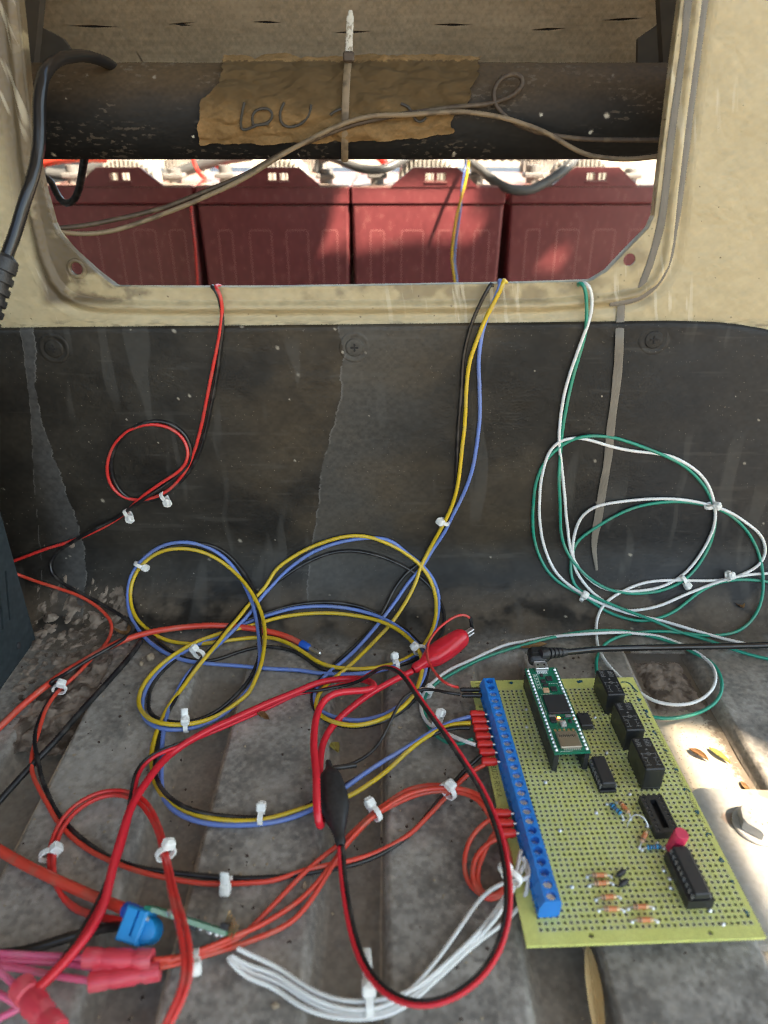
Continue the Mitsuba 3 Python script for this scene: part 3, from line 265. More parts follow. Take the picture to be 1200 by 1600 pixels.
    'red_supply_a': [[52.6,227.7,12.0],[48.6,226.2,12.0],[43.4,222.7,11.0],[38.2,218.0,9.0],[35.2,213.0,6.0],[34.0,208.0,4.0],[34.2,201.9,3.0],[36.2,196.3,3.0],[39.4,193.1,3.0],[43.2,191.7,3.0],[47.9,193.1,3.0],[51.9,196.3,3.0],[54.4,200.0,4.0],[55.5,204.4,5.0],[54.9,211.2,6.0],[53.0,220.2,7.0],[49.9,226.7,10.0],[46.5,231.8,13.0],[44.1,235.7,12.0],[39.3,242.3,10.0],[30.7,247.2,8.0],[19.4,250.3,5.0],[10.0,247.1,5.0],[0.8,239.0,5.0],[-4.9,235.0,4.0],[-11.4,228.5,3.0],[-17.7,220.9,3.0],[-26.8,212.9,3.0],[-36.3,202.4,3.0],[-44.2,191.5,3.0],[-51.7,182.2,3.0],[-56.5,174.1,5.0],[-65.0,170.0,6.0],[-72.6,167.3,7.0],[-80.1,164.8,8.0],[-86.9,163.8,9.0]],
    'red_supply_b': [[53.7,222.2,12.0],[50.6,221.2,12.0],[46.8,217.2,10.0],[44.4,212.1,8.0],[40.9,207.3,5.0],[38.8,200.4,5.0],[39.0,195.5,5.0],[40.9,190.5,6.0],[44.2,189.4,6.0],[48.5,192.1,6.0],[52.1,196.4,6.0],[53.6,200.1,7.0],[53.1,207.4,8.0],[51.2,216.2,9.0],[48.6,225.2,11.0],[45.5,232.1,13.0],[43.2,237.1,12.0],[30.7,245.8,6.0],[19.4,247.7,3.0],[7.6,242.1,3.0],[-1.5,236.5,3.0],[-7.1,231.8,3.0],[-13.4,223.4,3.0],[-19.5,214.3,3.5],[-26.9,200.6,4.0],[-33.2,192.4,4.0],[-42.4,185.4,3.5],[-50.0,178.9,5.0],[-56.4,174.9,7.5],[-64.8,170.3,8.0],[-72.2,166.5,9.0],[-79.7,163.8,9.0],[-86.6,164.2,6.0]],
    'red_supply_c': [[54.3,216.9,12.0],[50.1,215.5,12.0],[45.1,214.5,10.0],[40.7,211.5,8.0],[37.7,207.1,6.0],[36.7,202.1,5.0],[37.6,196.0,5.0],[39.5,191.2,5.0],[42.2,188.5,5.0],[46.2,189.6,5.0],[50.2,192.8,5.0],[53.1,195.9,6.0],[54.5,199.4,8.0],[54.7,207.8,9.0],[52.9,217.2,10.0],[50.3,226.4,12.0],[47.6,231.9,14.0],[45.4,237.6,13.0],[38.2,242.8,11.0],[28.2,245.0,9.0],[18.0,245.9,7.0],[7.6,240.7,7.0],[-0.4,235.4,6.0],[-5.9,231.5,5.0],[-12.4,223.9,4.0],[-17.5,217.6,4.0],[-24.0,203.4,4.0],[-31.0,189.2,4.0],[-38.8,180.1,4.0],[-50.5,175.2,4.0],[-51.9,174.2,4.0],[-60.5,170.3,5.0],[-69.3,168.0,5.0],[-76.9,165.3,5.0],[-84.8,162.9,6.0]],
    'red_loop_a': [[-80.3,109.3,16.0],[-74.6,117.5,24.0],[-71.5,129.1,26.0],[-69.9,133.3,26.0],[-69.4,133.8,28.0],[-66.3,138.7,30.0],[-65.6,145.1,31.0],[-67.5,152.4,31.0],[-71.9,163.4,30.0],[-77.8,174.7,27.0],[-84.7,188.6,23.0],[-92.0,204.4,18.0],[-100.9,222.5,12.0],[-109.2,234.9,9.0],[-116.4,241.7,8.0],[-123.9,244.9,7.0],[-133.7,246.2,6.0],[-141.5,242.3,6.0],[-146.8,235.4,6.0],[-149.5,227.6,5.0],[-149.4,218.8,4.0],[-147.1,209.9,3.0],[-142.4,202.2,2.5],[-136.0,195.0,2.5],[-127.5,188.7,2.5],[-118.5,185.7,3.0],[-107.9,182.0,6.0],[-98.8,178.8,9.0]],
    'red_loop_b': [[-83.0,109.3,16.0],[-76.8,117.5,24.0],[-73.2,129.1,26.0],[-71.9,132.9,26.0],[-71.0,134.2,28.0],[-67.9,138.7,30.0],[-67.6,145.1,31.0],[-69.7,152.4,31.0],[-74.6,163.4,30.0],[-80.1,174.7,27.0],[-86.1,188.6,23.0],[-93.5,204.4,18.0],[-102.2,221.2,12.0],[-110.3,232.8,9.0],[-117.6,239.8,8.0],[-124.9,242.5,7.0],[-132.8,243.7,6.0],[-139.9,239.5,6.0],[-144.7,232.7,6.0],[-146.8,226.3,5.0],[-146.6,217.6,4.0],[-143.0,206.9,5.5],[-138.9,198.6,6.0],[-134.4,192.5,3.0],[-125.7,186.8,3.0],[-117.0,184.2,3.0],[-107.5,180.8,6.0],[-98.5,177.8,9.0]],
    'thick_red_lower': [[-232.1,244.0,4.0],[-204.8,231.7,4.0],[-178.6,219.1,4.0],[-170.0,214.6,4.0],[-159.0,209.0,4.0],[-149.5,204.4,5.0],[-142.7,200.8,6.0],[-131.0,196.3,5.0],[-119.2,191.7,5.0],[-110.6,187.7,7.0],[-102.7,182.9,10.0]],
    'black_to_block': [[-189.1,171.1,3.0],[-171.5,169.7,3.0],[-154.6,169.4,3.0],[-140.2,170.6,3.0],[-129.7,174.7,3.0],[-121.3,177.6,3.0],[-111.3,179.6,4.0],[-104.7,178.4,7.0],[-96.9,176.4,10.0]],
    'floor_black': [[-153.4,367.0,2.0],[-154.3,356.7,2.0],[-156.8,346.0,2.0],[-162.1,324.5,2.0],[-168.1,303.5,2.0],[-172.8,282.1,2.0],[-176.6,271.0,2.0],[-181.4,254.5,2.0],[-184.1,243.4,2.0],[-186.4,235.6,2.0],[-191.4,219.2,2.0],[-195.8,206.4,2.0]],
    'usb': [[97.5,327.5,24.0],[104.2,329.3,23.0],[113.1,334.3,20.0],[128.9,342.4,15.0],[155.4,351.2,9.0],[195.5,353.7,8.0],[243.0,355.0,8.0],[322.9,356.3,6.0]],
    'white_signal_0': [[-59.3,165.5,8.0],[-54.6,162.4,5.0],[-49.0,161.3,3.0],[-41.1,160.8,2.0],[-29.5,153.5,2.0],[-16.0,148.2,2.0],[-4.6,147.8,2.0],[3.2,149.1,2.0],[9.4,153.5,2.0],[19.7,161.7,2.0],[29.6,169.8,2.0],[37.9,177.4,2.0],[44.5,179.8,9.0],[50.1,186.6,11.0],[54.3,192.5,13.0],[56.4,197.6,15.0],[58.9,200.6,14.0],[60.0,202.3,14.0]],
    'white_signal_1': [[-58.3,166.0,8.0],[-54.0,164.2,5.0],[-49.1,163.7,4.0],[-41.2,162.3,4.0],[-29.5,154.1,4.0],[-16.0,149.3,4.0],[-5.5,148.7,4.0],[2.3,150.4,4.0],[9.5,155.3,4.0],[17.0,163.2,4.0],[25.1,172.8,4.0],[32.5,182.1,4.0],[39.4,191.3,4.0],[44.0,191.8,11.0],[49.1,193.8,13.0],[54.8,193.8,15.0],[57.1,190.8,17.0],[59.9,191.1,15.0],[60.7,197.8,14.0],[60.3,200.6,14.0]],
    'white_signal_2': [[-56.4,168.8,8.0],[-52.9,168.5,5.0],[-49.4,166.5,6.0],[-41.5,165.0,4.0],[-29.8,157.1,4.0],[-16.1,152.0,4.0],[-5.6,151.6,4.0],[2.3,152.4,4.0],[11.3,156.2,4.0],[20.7,163.2,4.0],[30.6,171.4,4.0],[40.0,180.1,4.0],[47.2,185.9,9.0],[51.9,191.8,11.0],[55.5,196.9,13.0],[56.8,199.9,15.0],[57.1,206.3,14.0],[58.5,206.9,14.0]],
    'white_signal_3': [[-58.6,164.4,8.0],[-54.2,160.8,5.0],[-49.6,157.9,5.0],[-42.8,159.5,2.0],[-32.9,151.8,2.0],[-20.3,147.8,2.0],[-8.1,146.7,2.0],[1.4,147.4,2.0],[9.4,151.8,2.0],[18.7,159.5,2.0],[28.5,168.0,2.0],[37.7,175.5,2.0],[46.1,180.8,2.0],[53.9,187.4,2.0],[58.6,190.0,9.0],[60.8,196.1,11.0],[60.3,201.4,13.0],[58.6,203.3,15.0]],
    'pink_0': [[-185.5,166.2,5.0],[-168.5,166.3,7.0],[-151.5,166.3,9.0],[-146.1,166.3,9.0],[-132.5,166.2,8.0],[-122.4,165.9,8.0],[-113.5,164.7,9.0]],
    'pink_1': [[-184.6,164.1,4.0],[-168.4,165.1,5.0],[-151.6,165.3,7.0],[-146.0,165.2,7.0],[-132.5,165.0,6.0],[-122.2,164.5,6.0],[-114.7,163.8,6.0],[-108.7,162.4,6.0]],
    'pink_2': [[-186.2,166.8,4.0],[-168.8,165.7,5.0],[-150.7,163.6,7.0],[-145.0,163.0,7.0],[-133.9,162.0,6.0],[-122.1,159.5,6.0],[-109.5,157.5,7.0]],
    'pink_3': [[-182.4,180.8,6.0],[-166.0,173.0,9.0],[-149.0,162.7,12.0],[-141.2,157.7,12.0],[-135.1,153.8,12.0],[-130.3,150.9,12.0]],
    'pink_4': [[-173.0,163.5,5.0],[-158.7,158.7,8.0],[-144.9,153.3,10.0],[-138.7,151.2,10.0],[-133.2,148.8,10.0],[-126.7,145.6,10.0]],
    'pink_5': [[-158.3,136.1,3.0],[-149.9,139.7,4.0],[-140.9,142.9,6.0],[-136.7,144.9,6.0],[-130.5,147.4,8.0]],
    'tube_cord_dark': [[-183.1,425.0,239.5],[-183.6,433.0,238.6],[-174.3,445.0,238.5],[-152.3,455.0,242.1],[-128.5,462.0,247.3],[-102.9,465.0,256.3],[-77.5,468.0,265.9],[-64.8,470.0,273.1],[-36.9,470.0,284.0],[-22.0,470.0,289.1],[-7.3,470.0,292.4],[7.3,470.0,295.0],[29.1,470.0,297.8],[50.8,470.0,299.7],[54.4,470.0,299.8],[68.6,469.0,302.6],[77.0,468.0,307.5],[79.9,469.0,312.2],[76.4,471.0,316.0],[69.4,472.0,316.0],[62.7,471.0,312.3],[60.3,470.0,306.0],[62.4,469.0,299.7],[68.3,469.0,294.2],[76.9,469.0,289.8],[88.2,469.0,286.4],[110.6,469.0,283.2],[137.5,466.0,282.4],[162.9,460.0,282.4]],
    'tube_cord_tan': [[-183.4,425.0,238.2],[-183.5,432.0,237.0],[-174.7,444.0,234.2],[-158.8,452.0,235.2],[-141.0,458.0,240.1],[-115.5,461.0,248.6],[-89.8,463.0,258.8],[-74.5,465.0,266.0],[-64.3,466.0,272.1],[-39.6,467.0,284.0],[-27.7,467.0,289.2],[-16.0,467.0,293.0],[-4.3,467.0,294.9],[14.5,467.0,294.9],[30.4,467.0,296.2],[47.8,467.0,296.4],[48.9,467.0,296.0],[63.3,466.0,294.6],[78.1,466.0,290.9],[91.2,466.0,286.9],[102.8,466.0,281.2],[114.3,465.0,275.5],[128.9,463.0,273.0],[142.1,458.0,272.8],[158.9,450.0,275.3]],
    'heavy_black': [[-164.9,560.0,307.6],[-163.5,530.0,314.7],[-158.2,500.0,318.7],[-157.4,480.0,321.7],[-161.4,470.0,323.2],[-163.3,450.0,321.9],[-164.0,430.0,318.8],[-164.3,415.0,314.7],[-164.3,405.0,309.4],[-165.4,400.0,301.1],[-165.7,396.0,292.3],[-165.9,392.0,283.4],[-167.3,388.0,274.5],[-169.3,382.0,265.7],[-173.1,376.0,255.1],[-177.1,372.0,244.2],[-180.0,368.0,237.4],[-182.1,365.0,232.0]],
    'heavy_black_2': [[-188.5,520.0,278.9],[-200.7,540.0,272.1],[-212.1,560.0,261.1],[-223.8,580.0,249.2],[-233.4,590.0,240.9],[-243.0,600.0,238.2],[-252.5,610.0,242.4],[-259.8,620.0,252.7],[-265.5,625.0,255.9],[-273.4,630.0,254.1]],
    'batt_yb_y': [[97.3,930.0,266.8],[95.1,905.0,253.5],[92.0,900.0,236.2],[87.5,895.0,219.6],[83.2,893.0,202.6],[80.3,893.0,180.5],[79.7,893.0,157.9],[83.3,893.0,136.6],[85.9,893.0,122.8]],
    'batt_yb_b': [[94.0,930.0,266.8],[91.9,907.0,251.7],[89.3,902.0,236.1],[88.1,897.0,222.2],[87.0,895.0,202.5],[84.7,895.0,184.0],[83.1,895.0,165.2],[83.4,895.0,149.9],[86.8,893.0,134.6],[88.0,893.0,122.8]],
    'batt_black_cable': [[-81.1,960.0,244.2],[-76.4,960.0,258.9],[-63.4,950.0,261.9],[-44.7,935.0,256.0],[-24.8,930.0,249.9],[-1.0,930.0,249.4],[15.0,940.0,255.9],[31.5,960.0,263.5],[40.4,980.0,267.7]],
    'batt_grey_cable': [[103.1,960.0,255.3],[114.0,945.0,248.5],[128.9,930.0,237.3],[147.2,915.0,229.1],[167.0,915.0,228.2],[187.0,920.0,236.0],[206.6,925.0,247.5],[222.4,940.0,259.5],[238.4,970.0,269.7]],
    'batt_red_cable': [[-433.8,980.0,248.5],[-414.0,980.0,255.6],[-381.8,980.0,260.3],[-342.8,980.0,260.3],[-317.0,980.0,259.1],[-303.7,985.0,254.3],[-293.4,990.0,245.8]],
    'batt_grey_left': [[-430.8,1020.0,242.1],[-409.5,1020.0,239.6],[-381.2,1020.0,244.6],[-347.3,1020.0,251.9],[-308.3,1020.0,258.0]],
    'conduit': [[146.4,1150.0,254.1],[173.9,1150.0,254.1],[201.0,1150.0,257.3],[228.0,1150.0,261.4]],
    'batt_red_b': [[-238.5,1000.0,259.8],[-232.3,990.0,248.2],[-223.2,980.0,239.0],[-218.2,980.0,236.6],[-224.9,960.0,230.6],[-224.0,935.0,222.8]],
    'batt_red_c': [[-214.3,1020.0,251.9],[-204.0,1020.0,247.0],[-196.2,1010.0,237.6],[-192.3,1000.0,230.8]],
    'batt_grey_b': [[-289.7,1020.0,237.2],[-267.4,1020.0,240.9],[-239.0,1020.0,249.5],[-208.4,1020.0,256.8],[-167.3,1020.0,262.9]],
    'batt_red_d': [[-20.7,1030.0,266.8],[-9.8,1030.0,262.9],[-1.1,1030.0,256.1],[4.4,1030.0,249.1]],
    'batt_rb_side': [[-227.0,921.0,212.2],[-227.1,918.0,191.4],[-226.2,916.0,167.7],[-227.7,915.0,138.4],[-229.1,915.0,113.2]],
    'green_strip': [[-152.9,560.0,321.1],[-138.5,560.0,323.2],[-121.4,560.0,324.4],[-107.3,560.0,324.1],[-93.3,560.0,322.7]]}
TIES = {
    'pair_loop': [[-139.21,411.0,81.25],[0.838,-0.0,0.546]],
    'pair_low': [[-164.3,411.0,69.33],[0.845,0.0,0.535]],
    'loop_left': [[-161.96,408.55,32.32],[0.426,0.34,0.838]],
    'drop': [[38.87,411.5,63.47],[0.456,0.0,0.89]],
    'left_bundle': [[-185.5,319.75,4.0],[-0.02,1.0,0.0]],
    'diag': [[-112.1,348.87,6.0],[0.345,0.939,0.0]],
    'lower_loop': [[-106.07,290.96,4.0],[0.99,0.141,0.0]],
    'clip_side': [[21.88,352.55,6.0],[0.189,-0.982,0.0]],
    'under_lead': [[7.26,341.11,5.0],[0.956,0.294,0.0]],
    'green_bend': [[23.25,316.55,4.0],[0.268,0.963,0.0]],
    'green_knee': [[28.85,292.21,6.0],[0.808,-0.589,0.0]],
    'bottom_loop': [[-57.23,233.06,3.5],[1.0,0.0,0.0]],
    'red_mid': [[-4.17,233.96,5.0],[0.797,0.604,0.0]],
    'red_right': [[30.47,243.92,8.0],[0.755,0.656,0.0]],
    'red_loop_right': [[-91.5,202.75,18.0],[0.509,-0.861,0.0]],
    'red_loop_left': [[-147.59,212.42,4.0],[0.414,-0.91,-0.0]],
    'red_black_floor': [[-66.09,198.38,3.5],[0.998,-0.064,0.0]],
    'white_bottom': [[-5.38,151.73,4.0],[0.996,0.094,0.0]],
    'right_upper': [[208.23,411.0,75.33],[0.361,0.0,-0.933]],
    'right_left': [[130.82,395.61,15.66],[0.826,-0.421,-0.375]],
    'right_low': [[198.36,403.73,23.37],[0.856,0.293,0.426]],
    'right_end': [[227.68,404.48,26.4],[0.989,0.076,0.126]],
    'red_butt': [[-70.89,163.91,8.0],[0.979,0.203,0.0]],
    'white_term': [[51.91,191.55,18.0],[0.587,0.809,0.0]]}
OUT = {
    'opening': [[-172.0,415.0,356.2],[-174.2,415.0,334.0],[-177.2,415.0,307.7],[-180.2,415.0,277.1],[-179.7,415.0,258.4],[-178.3,415.0,242.7],[-176.7,415.0,237.5],[-170.8,415.0,229.0],[-159.1,415.0,216.9],[-150.4,415.0,209.7],[-121.2,415.0,209.4],[-64.2,415.0,209.4],[0.0,415.0,210.4],[71.1,415.0,211.5],[115.4,415.0,212.8],[123.6,415.0,218.0],[134.0,415.0,230.3],[142.8,415.0,240.1],[144.8,415.0,246.5],[143.8,415.0,267.6],[142.9,415.0,291.0],[141.8,415.0,315.8],[141.0,415.0,341.6],[140.8,415.0,356.2]],
    'ridge': [[-177.9,415.0,356.2],[-181.5,415.0,326.3],[-184.8,415.0,299.4],[-188.3,415.0,273.5],[-189.9,415.0,249.0],[-189.5,415.0,226.4],[-186.5,415.0,212.8],[-181.2,415.0,204.2],[-173.2,415.0,199.2],[-159.1,415.0,197.1],[-108.6,415.0,196.4],[0.0,415.0,196.7],[90.4,415.0,197.5],[129.6,415.0,201.0],[143.5,415.0,203.8],[153.0,415.0,211.1],[157.2,415.0,221.3],[157.5,415.0,233.0],[155.5,415.0,258.4],[153.3,415.0,293.8],[151.9,415.0,326.3],[150.3,415.0,356.2]],
    'holes': [[-170.3,415.0,219.3],[135.3,415.0,224.0]],
    'liner_top': [[-248.2,413.0,184.9],[-218.9,413.0,185.3],[-145.8,413.0,186.0],[-54.6,413.0,186.8],[36.4,413.0,187.8],[109.1,413.0,188.6],[163.5,413.0,189.3],[189.0,413.0,188.6],[203.9,413.0,187.1],[219.1,413.0,184.6],[242.9,413.0,177.6]],
    'screws': [[-191.1,413.0,175.4],[-17.0,413.0,176.1],[155.5,413.0,180.5]],
    'seal_in': [[144.9,414.0,345.6],[145.2,414.0,341.4],[146.2,414.0,328.0],[146.6,414.0,314.0],[147.0,414.0,299.6],[147.2,414.0,287.6],[148.0,414.0,272.1],[148.9,414.0,259.2],[149.3,414.0,248.0],[149.2,414.0,239.8],[147.9,414.0,229.4],[146.4,414.0,218.7],[144.1,414.0,211.4],[143.9,414.0,205.9]],
    'seal_out': [[151.1,414.0,345.6],[151.3,414.0,341.4],[152.3,414.0,325.2],[153.2,414.0,311.2],[153.9,414.0,293.6],[155.1,414.0,275.2],[156.1,414.0,256.0],[156.4,414.0,248.0],[155.8,414.0,238.1],[156.3,414.0,225.0],[153.6,414.0,215.1],[148.3,414.0,207.7],[141.4,414.0,203.1],[134.0,414.0,201.7],[127.4,414.0,201.2]],
    'drip': [[134.3,414.0,199.8],[134.7,414.0,195.5],[135.0,414.0,190.7],[134.7,414.0,184.7],[136.6,414.0,167.9],[137.4,414.0,148.6],[137.8,414.0,126.3],[139.0,414.0,107.3],[138.7,414.0,87.5],[138.8,414.0,64.5],[138.6,413.8,45.4],[141.4,409.0,28.5]],
    'film_l': [[-208.4,414.4,184.6],[-210.4,414.4,167.8],[-211.7,414.4,154.4],[-214.3,414.4,134.4],[-218.0,414.4,113.5],[-221.5,414.4,91.7],[-225.0,414.4,69.0],[-228.5,414.2,45.2],[-228.5,411.1,32.2]],
    'film_r': [[-194.7,414.4,184.6],[-198.7,414.4,177.2],[-198.1,414.4,169.7],[-196.0,414.4,162.1],[-198.4,414.4,144.5],[-199.2,414.4,132.3],[-200.7,414.4,117.8],[-203.2,414.4,96.2],[-204.8,414.4,82.8],[-205.3,414.4,69.0],[-208.4,414.3,47.6],[-207.5,411.1,32.2]],
    'film2_l': [[-25.3,414.4,185.3],[-24.3,414.4,178.2],[-22.7,414.4,171.6],[-25.9,414.4,164.0],[-27.1,414.4,154.4],[-26.4,414.4,144.5],[-30.2,414.4,128.2],[-33.6,414.4,113.5],[-39.0,414.4,102.8],[-41.8,414.4,78.2],[-44.0,414.4,64.3],[-46.8,414.4,49.9],[-49.9,413.0,38.5],[-51.1,407.3,24.6],[-51.5,403.7,19.3],[-51.8,392.7,9.1],[-47.8,377.5,2.2],[-44.7,369.4,0.8]],
    'film2_r': [[-0.7,414.4,185.0],[-1.5,414.4,169.7],[2.3,414.4,146.5],[5.5,414.4,113.5],[2.5,414.4,78.2],[0.8,413.5,40.7],[0.4,399.4,14.6],[-0.8,369.4,0.8]],
    'script': [[[-79.1,471.9,301.4],[-81.3,471.7,295.0],[-82.6,473.4,287.0],[-79.2,473.2,287.5],[-73.8,472.5,289.9],[-66.3,472.4,290.5]],[[-75.2,472.5,289.9],[-75.8,471.7,294.4],[-72.2,471.6,297.8],[-66.3,471.6,298.6],[-63.2,471.6,296.3],[-64.4,472.0,292.2],[-69.3,472.4,290.4],[-74.5,472.5,289.9]],[[-56.4,471.9,301.4],[-59.0,471.6,297.6],[-59.7,472.0,292.4],[-57.6,472.7,289.3],[-51.7,472.7,289.1],[-45.6,472.1,291.8],[-42.1,471.6,296.3],[-41.3,471.8,300.4]],[[-30.7,471.7,295.0],[-27.7,471.6,297.2],[-24.1,471.6,298.2]],[[9.5,471.9,300.8],[14.3,471.7,299.1],[17.0,471.8,294.0],[19.4,472.3,290.9],[22.8,472.1,291.7],[24.3,471.8,294.0]]],
    'card_top': [[-93.0,479.7,316.9],[-80.0,480.0,317.1],[-59.6,479.7,316.9],[-56.6,477.4,314.2],[-46.5,478.7,315.8],[-23.2,478.7,315.8]],
    'card_edge': [[-93.8,482.2,316.8],[-90.3,478.3,312.4],[-95.3,476.3,309.2],[-96.1,475.2,306.6],[-102.8,474.0,302.7],[-105.7,473.4,296.3],[-108.0,479.1,280.6],[-88.5,479.3,280.3],[-55.7,478.1,282.0],[-16.6,477.9,282.2],[22.5,476.8,284.0],[41.5,476.1,285.3],[39.5,473.6,293.8],[48.2,473.7,300.8],[50.2,475.7,307.9],[54.7,479.9,314.4]],
    'bracket_l': [[-217.5,545.0,346.0],[-203.5,545.0,339.2],[-199.2,545.0,332.4],[-202.7,545.0,319.1],[-225.5,545.0,319.1]],
    'post_l': [[-213.4,520.0,383.2],[-195.7,520.0,383.2],[-209.0,520.0,343.2],[-218.1,520.0,316.8],[-225.2,520.0,316.8]],
    'bracket_r': [[176.6,545.0,349.4],[161.0,545.0,339.2],[163.5,545.0,321.2],[183.3,545.0,321.2]],
    'post_r': [[158.2,520.0,383.2],[176.6,520.0,383.2],[180.1,520.0,316.8],[173.3,520.0,319.5],[165.1,520.0,352.7]],
    'slots': [[-212.1,580.0,349.9],[-178.0,580.0,349.2],[-142.1,580.0,351.0],[-128.6,580.0,349.9],[-87.7,580.0,352.1],[-68.5,580.0,351.7],[-34.4,580.0,346.0],[-8.6,580.0,346.7],[32.5,580.0,350.6],[59.1,580.0,350.3],[97.9,580.0,347.4],[122.3,580.0,348.5],[145.3,580.0,352.8],[172.9,580.0,354.2],[-168.6,580.0,335.4],[-163.0,580.0,326.1],[-144.8,580.0,350.6],[-126.2,580.0,351.7]]}
CON = {
    'a': [[-87.1,163.6,10.0],[-112.9,164.1,10.0]],
    'b': [[-94.1,162.2,6.5],[-108.9,161.9,6.5]],
    'c': [[-84.1,161.3,6.5],[-109.1,157.1,6.5]],
    'd': [[-131.2,152.4,13.0],[-112.0,137.1,13.0]],
    'pcb0': [-93.9,179.5,17.0],
    'pcb1': [-60.6,170.8,14.0],
    'pins': [[[-62.8,174.5,9.0],[-60.1,178.1,17.0]],[[-61.8,173.9,9.0],[-59.0,176.6,17.0]],[[-60.8,173.2,9.0],[-57.9,175.2,17.0]],[[-59.9,172.5,9.0],[-56.8,173.7,17.0]],[[-58.9,171.9,9.0],[-55.7,172.3,17.0]]]}

# ------------------------------------------------------------------ helpers (all shapes in millimetres)
used = {}
def fresh(name):
    n = used.get(name, 0); used[name] = n + 1
    return name if n == 0 else f'{name}_{n:03d}'
def tag(key, label=None, cat=None, group=None, kind=None):
    d = {k: v for k, v in (('label', label), ('category', cat), ('group', group), ('kind', kind)) if v}
    labels[key] = {**labels.get(key, {}), **d}
def thing(name, label, cat, group=None):
    k = fresh(name); tag(k, label, cat, group); return k
def mesh_m(mesh):
    if hasattr(mesh, 'to_mesh'):
        m = mesh.to_mesh(); mesh = trimesh.Trimesh(np.array(m.vert_properties[:, :3]), np.array(m.tri_verts), process=False)
    return trimesh.Trimesh(np.asarray(mesh.vertices) * .001, mesh.faces, process=False)
def shape(mesh, mat, smooth=35): return mikit.ply(mesh_m(mesh), mat, smooth=smooth)
def add(name, mesh, mat, parent=None, smooth=35, label=None, cat=None, group=None, kind=None):
    key = fresh(f'{parent}__{name}' if parent else name)
    scene[key] = mesh if isinstance(mesh, dict) else shape(mesh, mat, smooth)
    if label or cat or kind: tag(key, label, cat, group, kind)
    return key
def put(name, ply_dict, parent, M):
    M = np.array(M, float).copy(); M[:3, 3] *= .001
    return add(name, {**ply_dict, 'to_world': T4(M.tolist())}, None, parent)
def cat_(*ms): return trimesh.util.concatenate([m for m in ms])
def tr(m, *v): m = m.copy(); m.apply_translation(v); return m
def mat4(R=None, t=(0, 0, 0)):
    M = np.eye(4); M[:3, 3] = t
    if R is not None: M[:3, :3] = R
    return M
def rotz(deg): a = math.radians(deg); return np.array([[math.cos(a), -math.sin(a), 0], [math.sin(a), math.cos(a), 0], [0, 0, 1]])
def xf(m, M): m = m.copy(); m.apply_transform(M); return m
def box(x0, x1, y0, y1, z0, z1, b=0.0):
    if b <= 0:
        m = trimesh.creation.box((x1 - x0, y1 - y0, z1 - z0)); m.apply_translation(((x0 + x1) / 2, (y0 + y1) / 2, (z0 + z1) / 2)); return m
    pts = []
    for sx in (0, 1):
        for sy in (0, 1):
            for sz in (0, 1):
                p = np.array([(x0, x1)[sx], (y0, y1)[sy], (z0, z1)[sz]], float); d = np.array([1 - 2 * sx, 1 - 2 * sy, 1 - 2 * sz]) * b
                for k in range(3):
                    e = d.copy(); e[k] = 0; pts.append(p + e)
    return trimesh.convex.convex_hull(np.array(pts))
def poly(p): return p if isinstance(p, Polygon) else Polygon(p)
def extr(p, h, z=0.0):
    p = poly(p).buffer(0)
    return tr(cat_(*[trimesh.creation.extrude_polygon(g, h, engine='earcut') for g in getattr(p, 'geoms', [p])]), 0, 0, z)
def wallplate(p, y0, y1):
    """polygon in (x, z) extruded from y0 (near) to y1 (far)"""
    m = extr(p, y1 - y0); v = np.array(m.vertices)
    return trimesh.Trimesh(np.c_[v[:, 0], y0 + v[:, 2], v[:, 1]], m.faces[:, ::-1], process=False)
def frame(d, up=(0, 0, 1)):
    d = np.asarray(d, float) / np.linalg.norm(d); u = np.asarray(up, float)
    if abs(d @ u) > .95: u = np.array([1., 0, 0])
    s = np.cross(d, u); s /= np.linalg.norm(s)
    return np.c_[s, np.cross(s, d), d]         # columns: side, up, along
def lathe(prof, n=20, sx=1.0, sy=1.0, caps=True):
    """profile [(r, z)] turned about z; closed with caps where r is 0"""
    prof = np.array(prof, float); a = np.arange(n) * 2 * np.pi / n; k = len(prof)
    v = np.stack([prof[:, :1] * np.cos(a) * sx, prof[:, :1] * np.sin(a) * sy, np.repeat(prof[:, 1:], n, 1)], -1).reshape(-1, 3)
    f = []
    for i in range(k - 1):
        for j in range(n):
            q = [i * n + j, i * n + (j + 1) % n, (i + 1) * n + (j + 1) % n, (i + 1) * n + j]; f += [[q[0], q[1], q[2]], [q[0], q[2], q[3]]]
    if not caps: return trimesh.Trimesh(v, f, process=False)
    c = len(v); v = np.vstack([v, [[0, 0, prof[0, 1]], [0, 0, prof[-1, 1]]]])
    f += [[c, (j + 1) % n, j] for j in range(n)] + [[c + 1, (k - 1) * n + j, (k - 1) * n + (j + 1) % n] for j in range(n)]
    return trimesh.Trimesh(v, f, process=False)
def along(m, p, d, up=(0, 0, 1)): return xf(m, mat4(frame(d, up), p))
def rod(p, q, r, n=10, r2=None):
    p, q = np.array(p, float), np.array(q, float); L = np.linalg.norm(q - p); r2 = r if r2 is None else r2
    return along(lathe([(r * .9, 0), (r, .06 * L if L < 2 else .15), (r2, L - (.06 * L if L < 2 else .15)), (r2 * .9, L)], n), p, q - p)
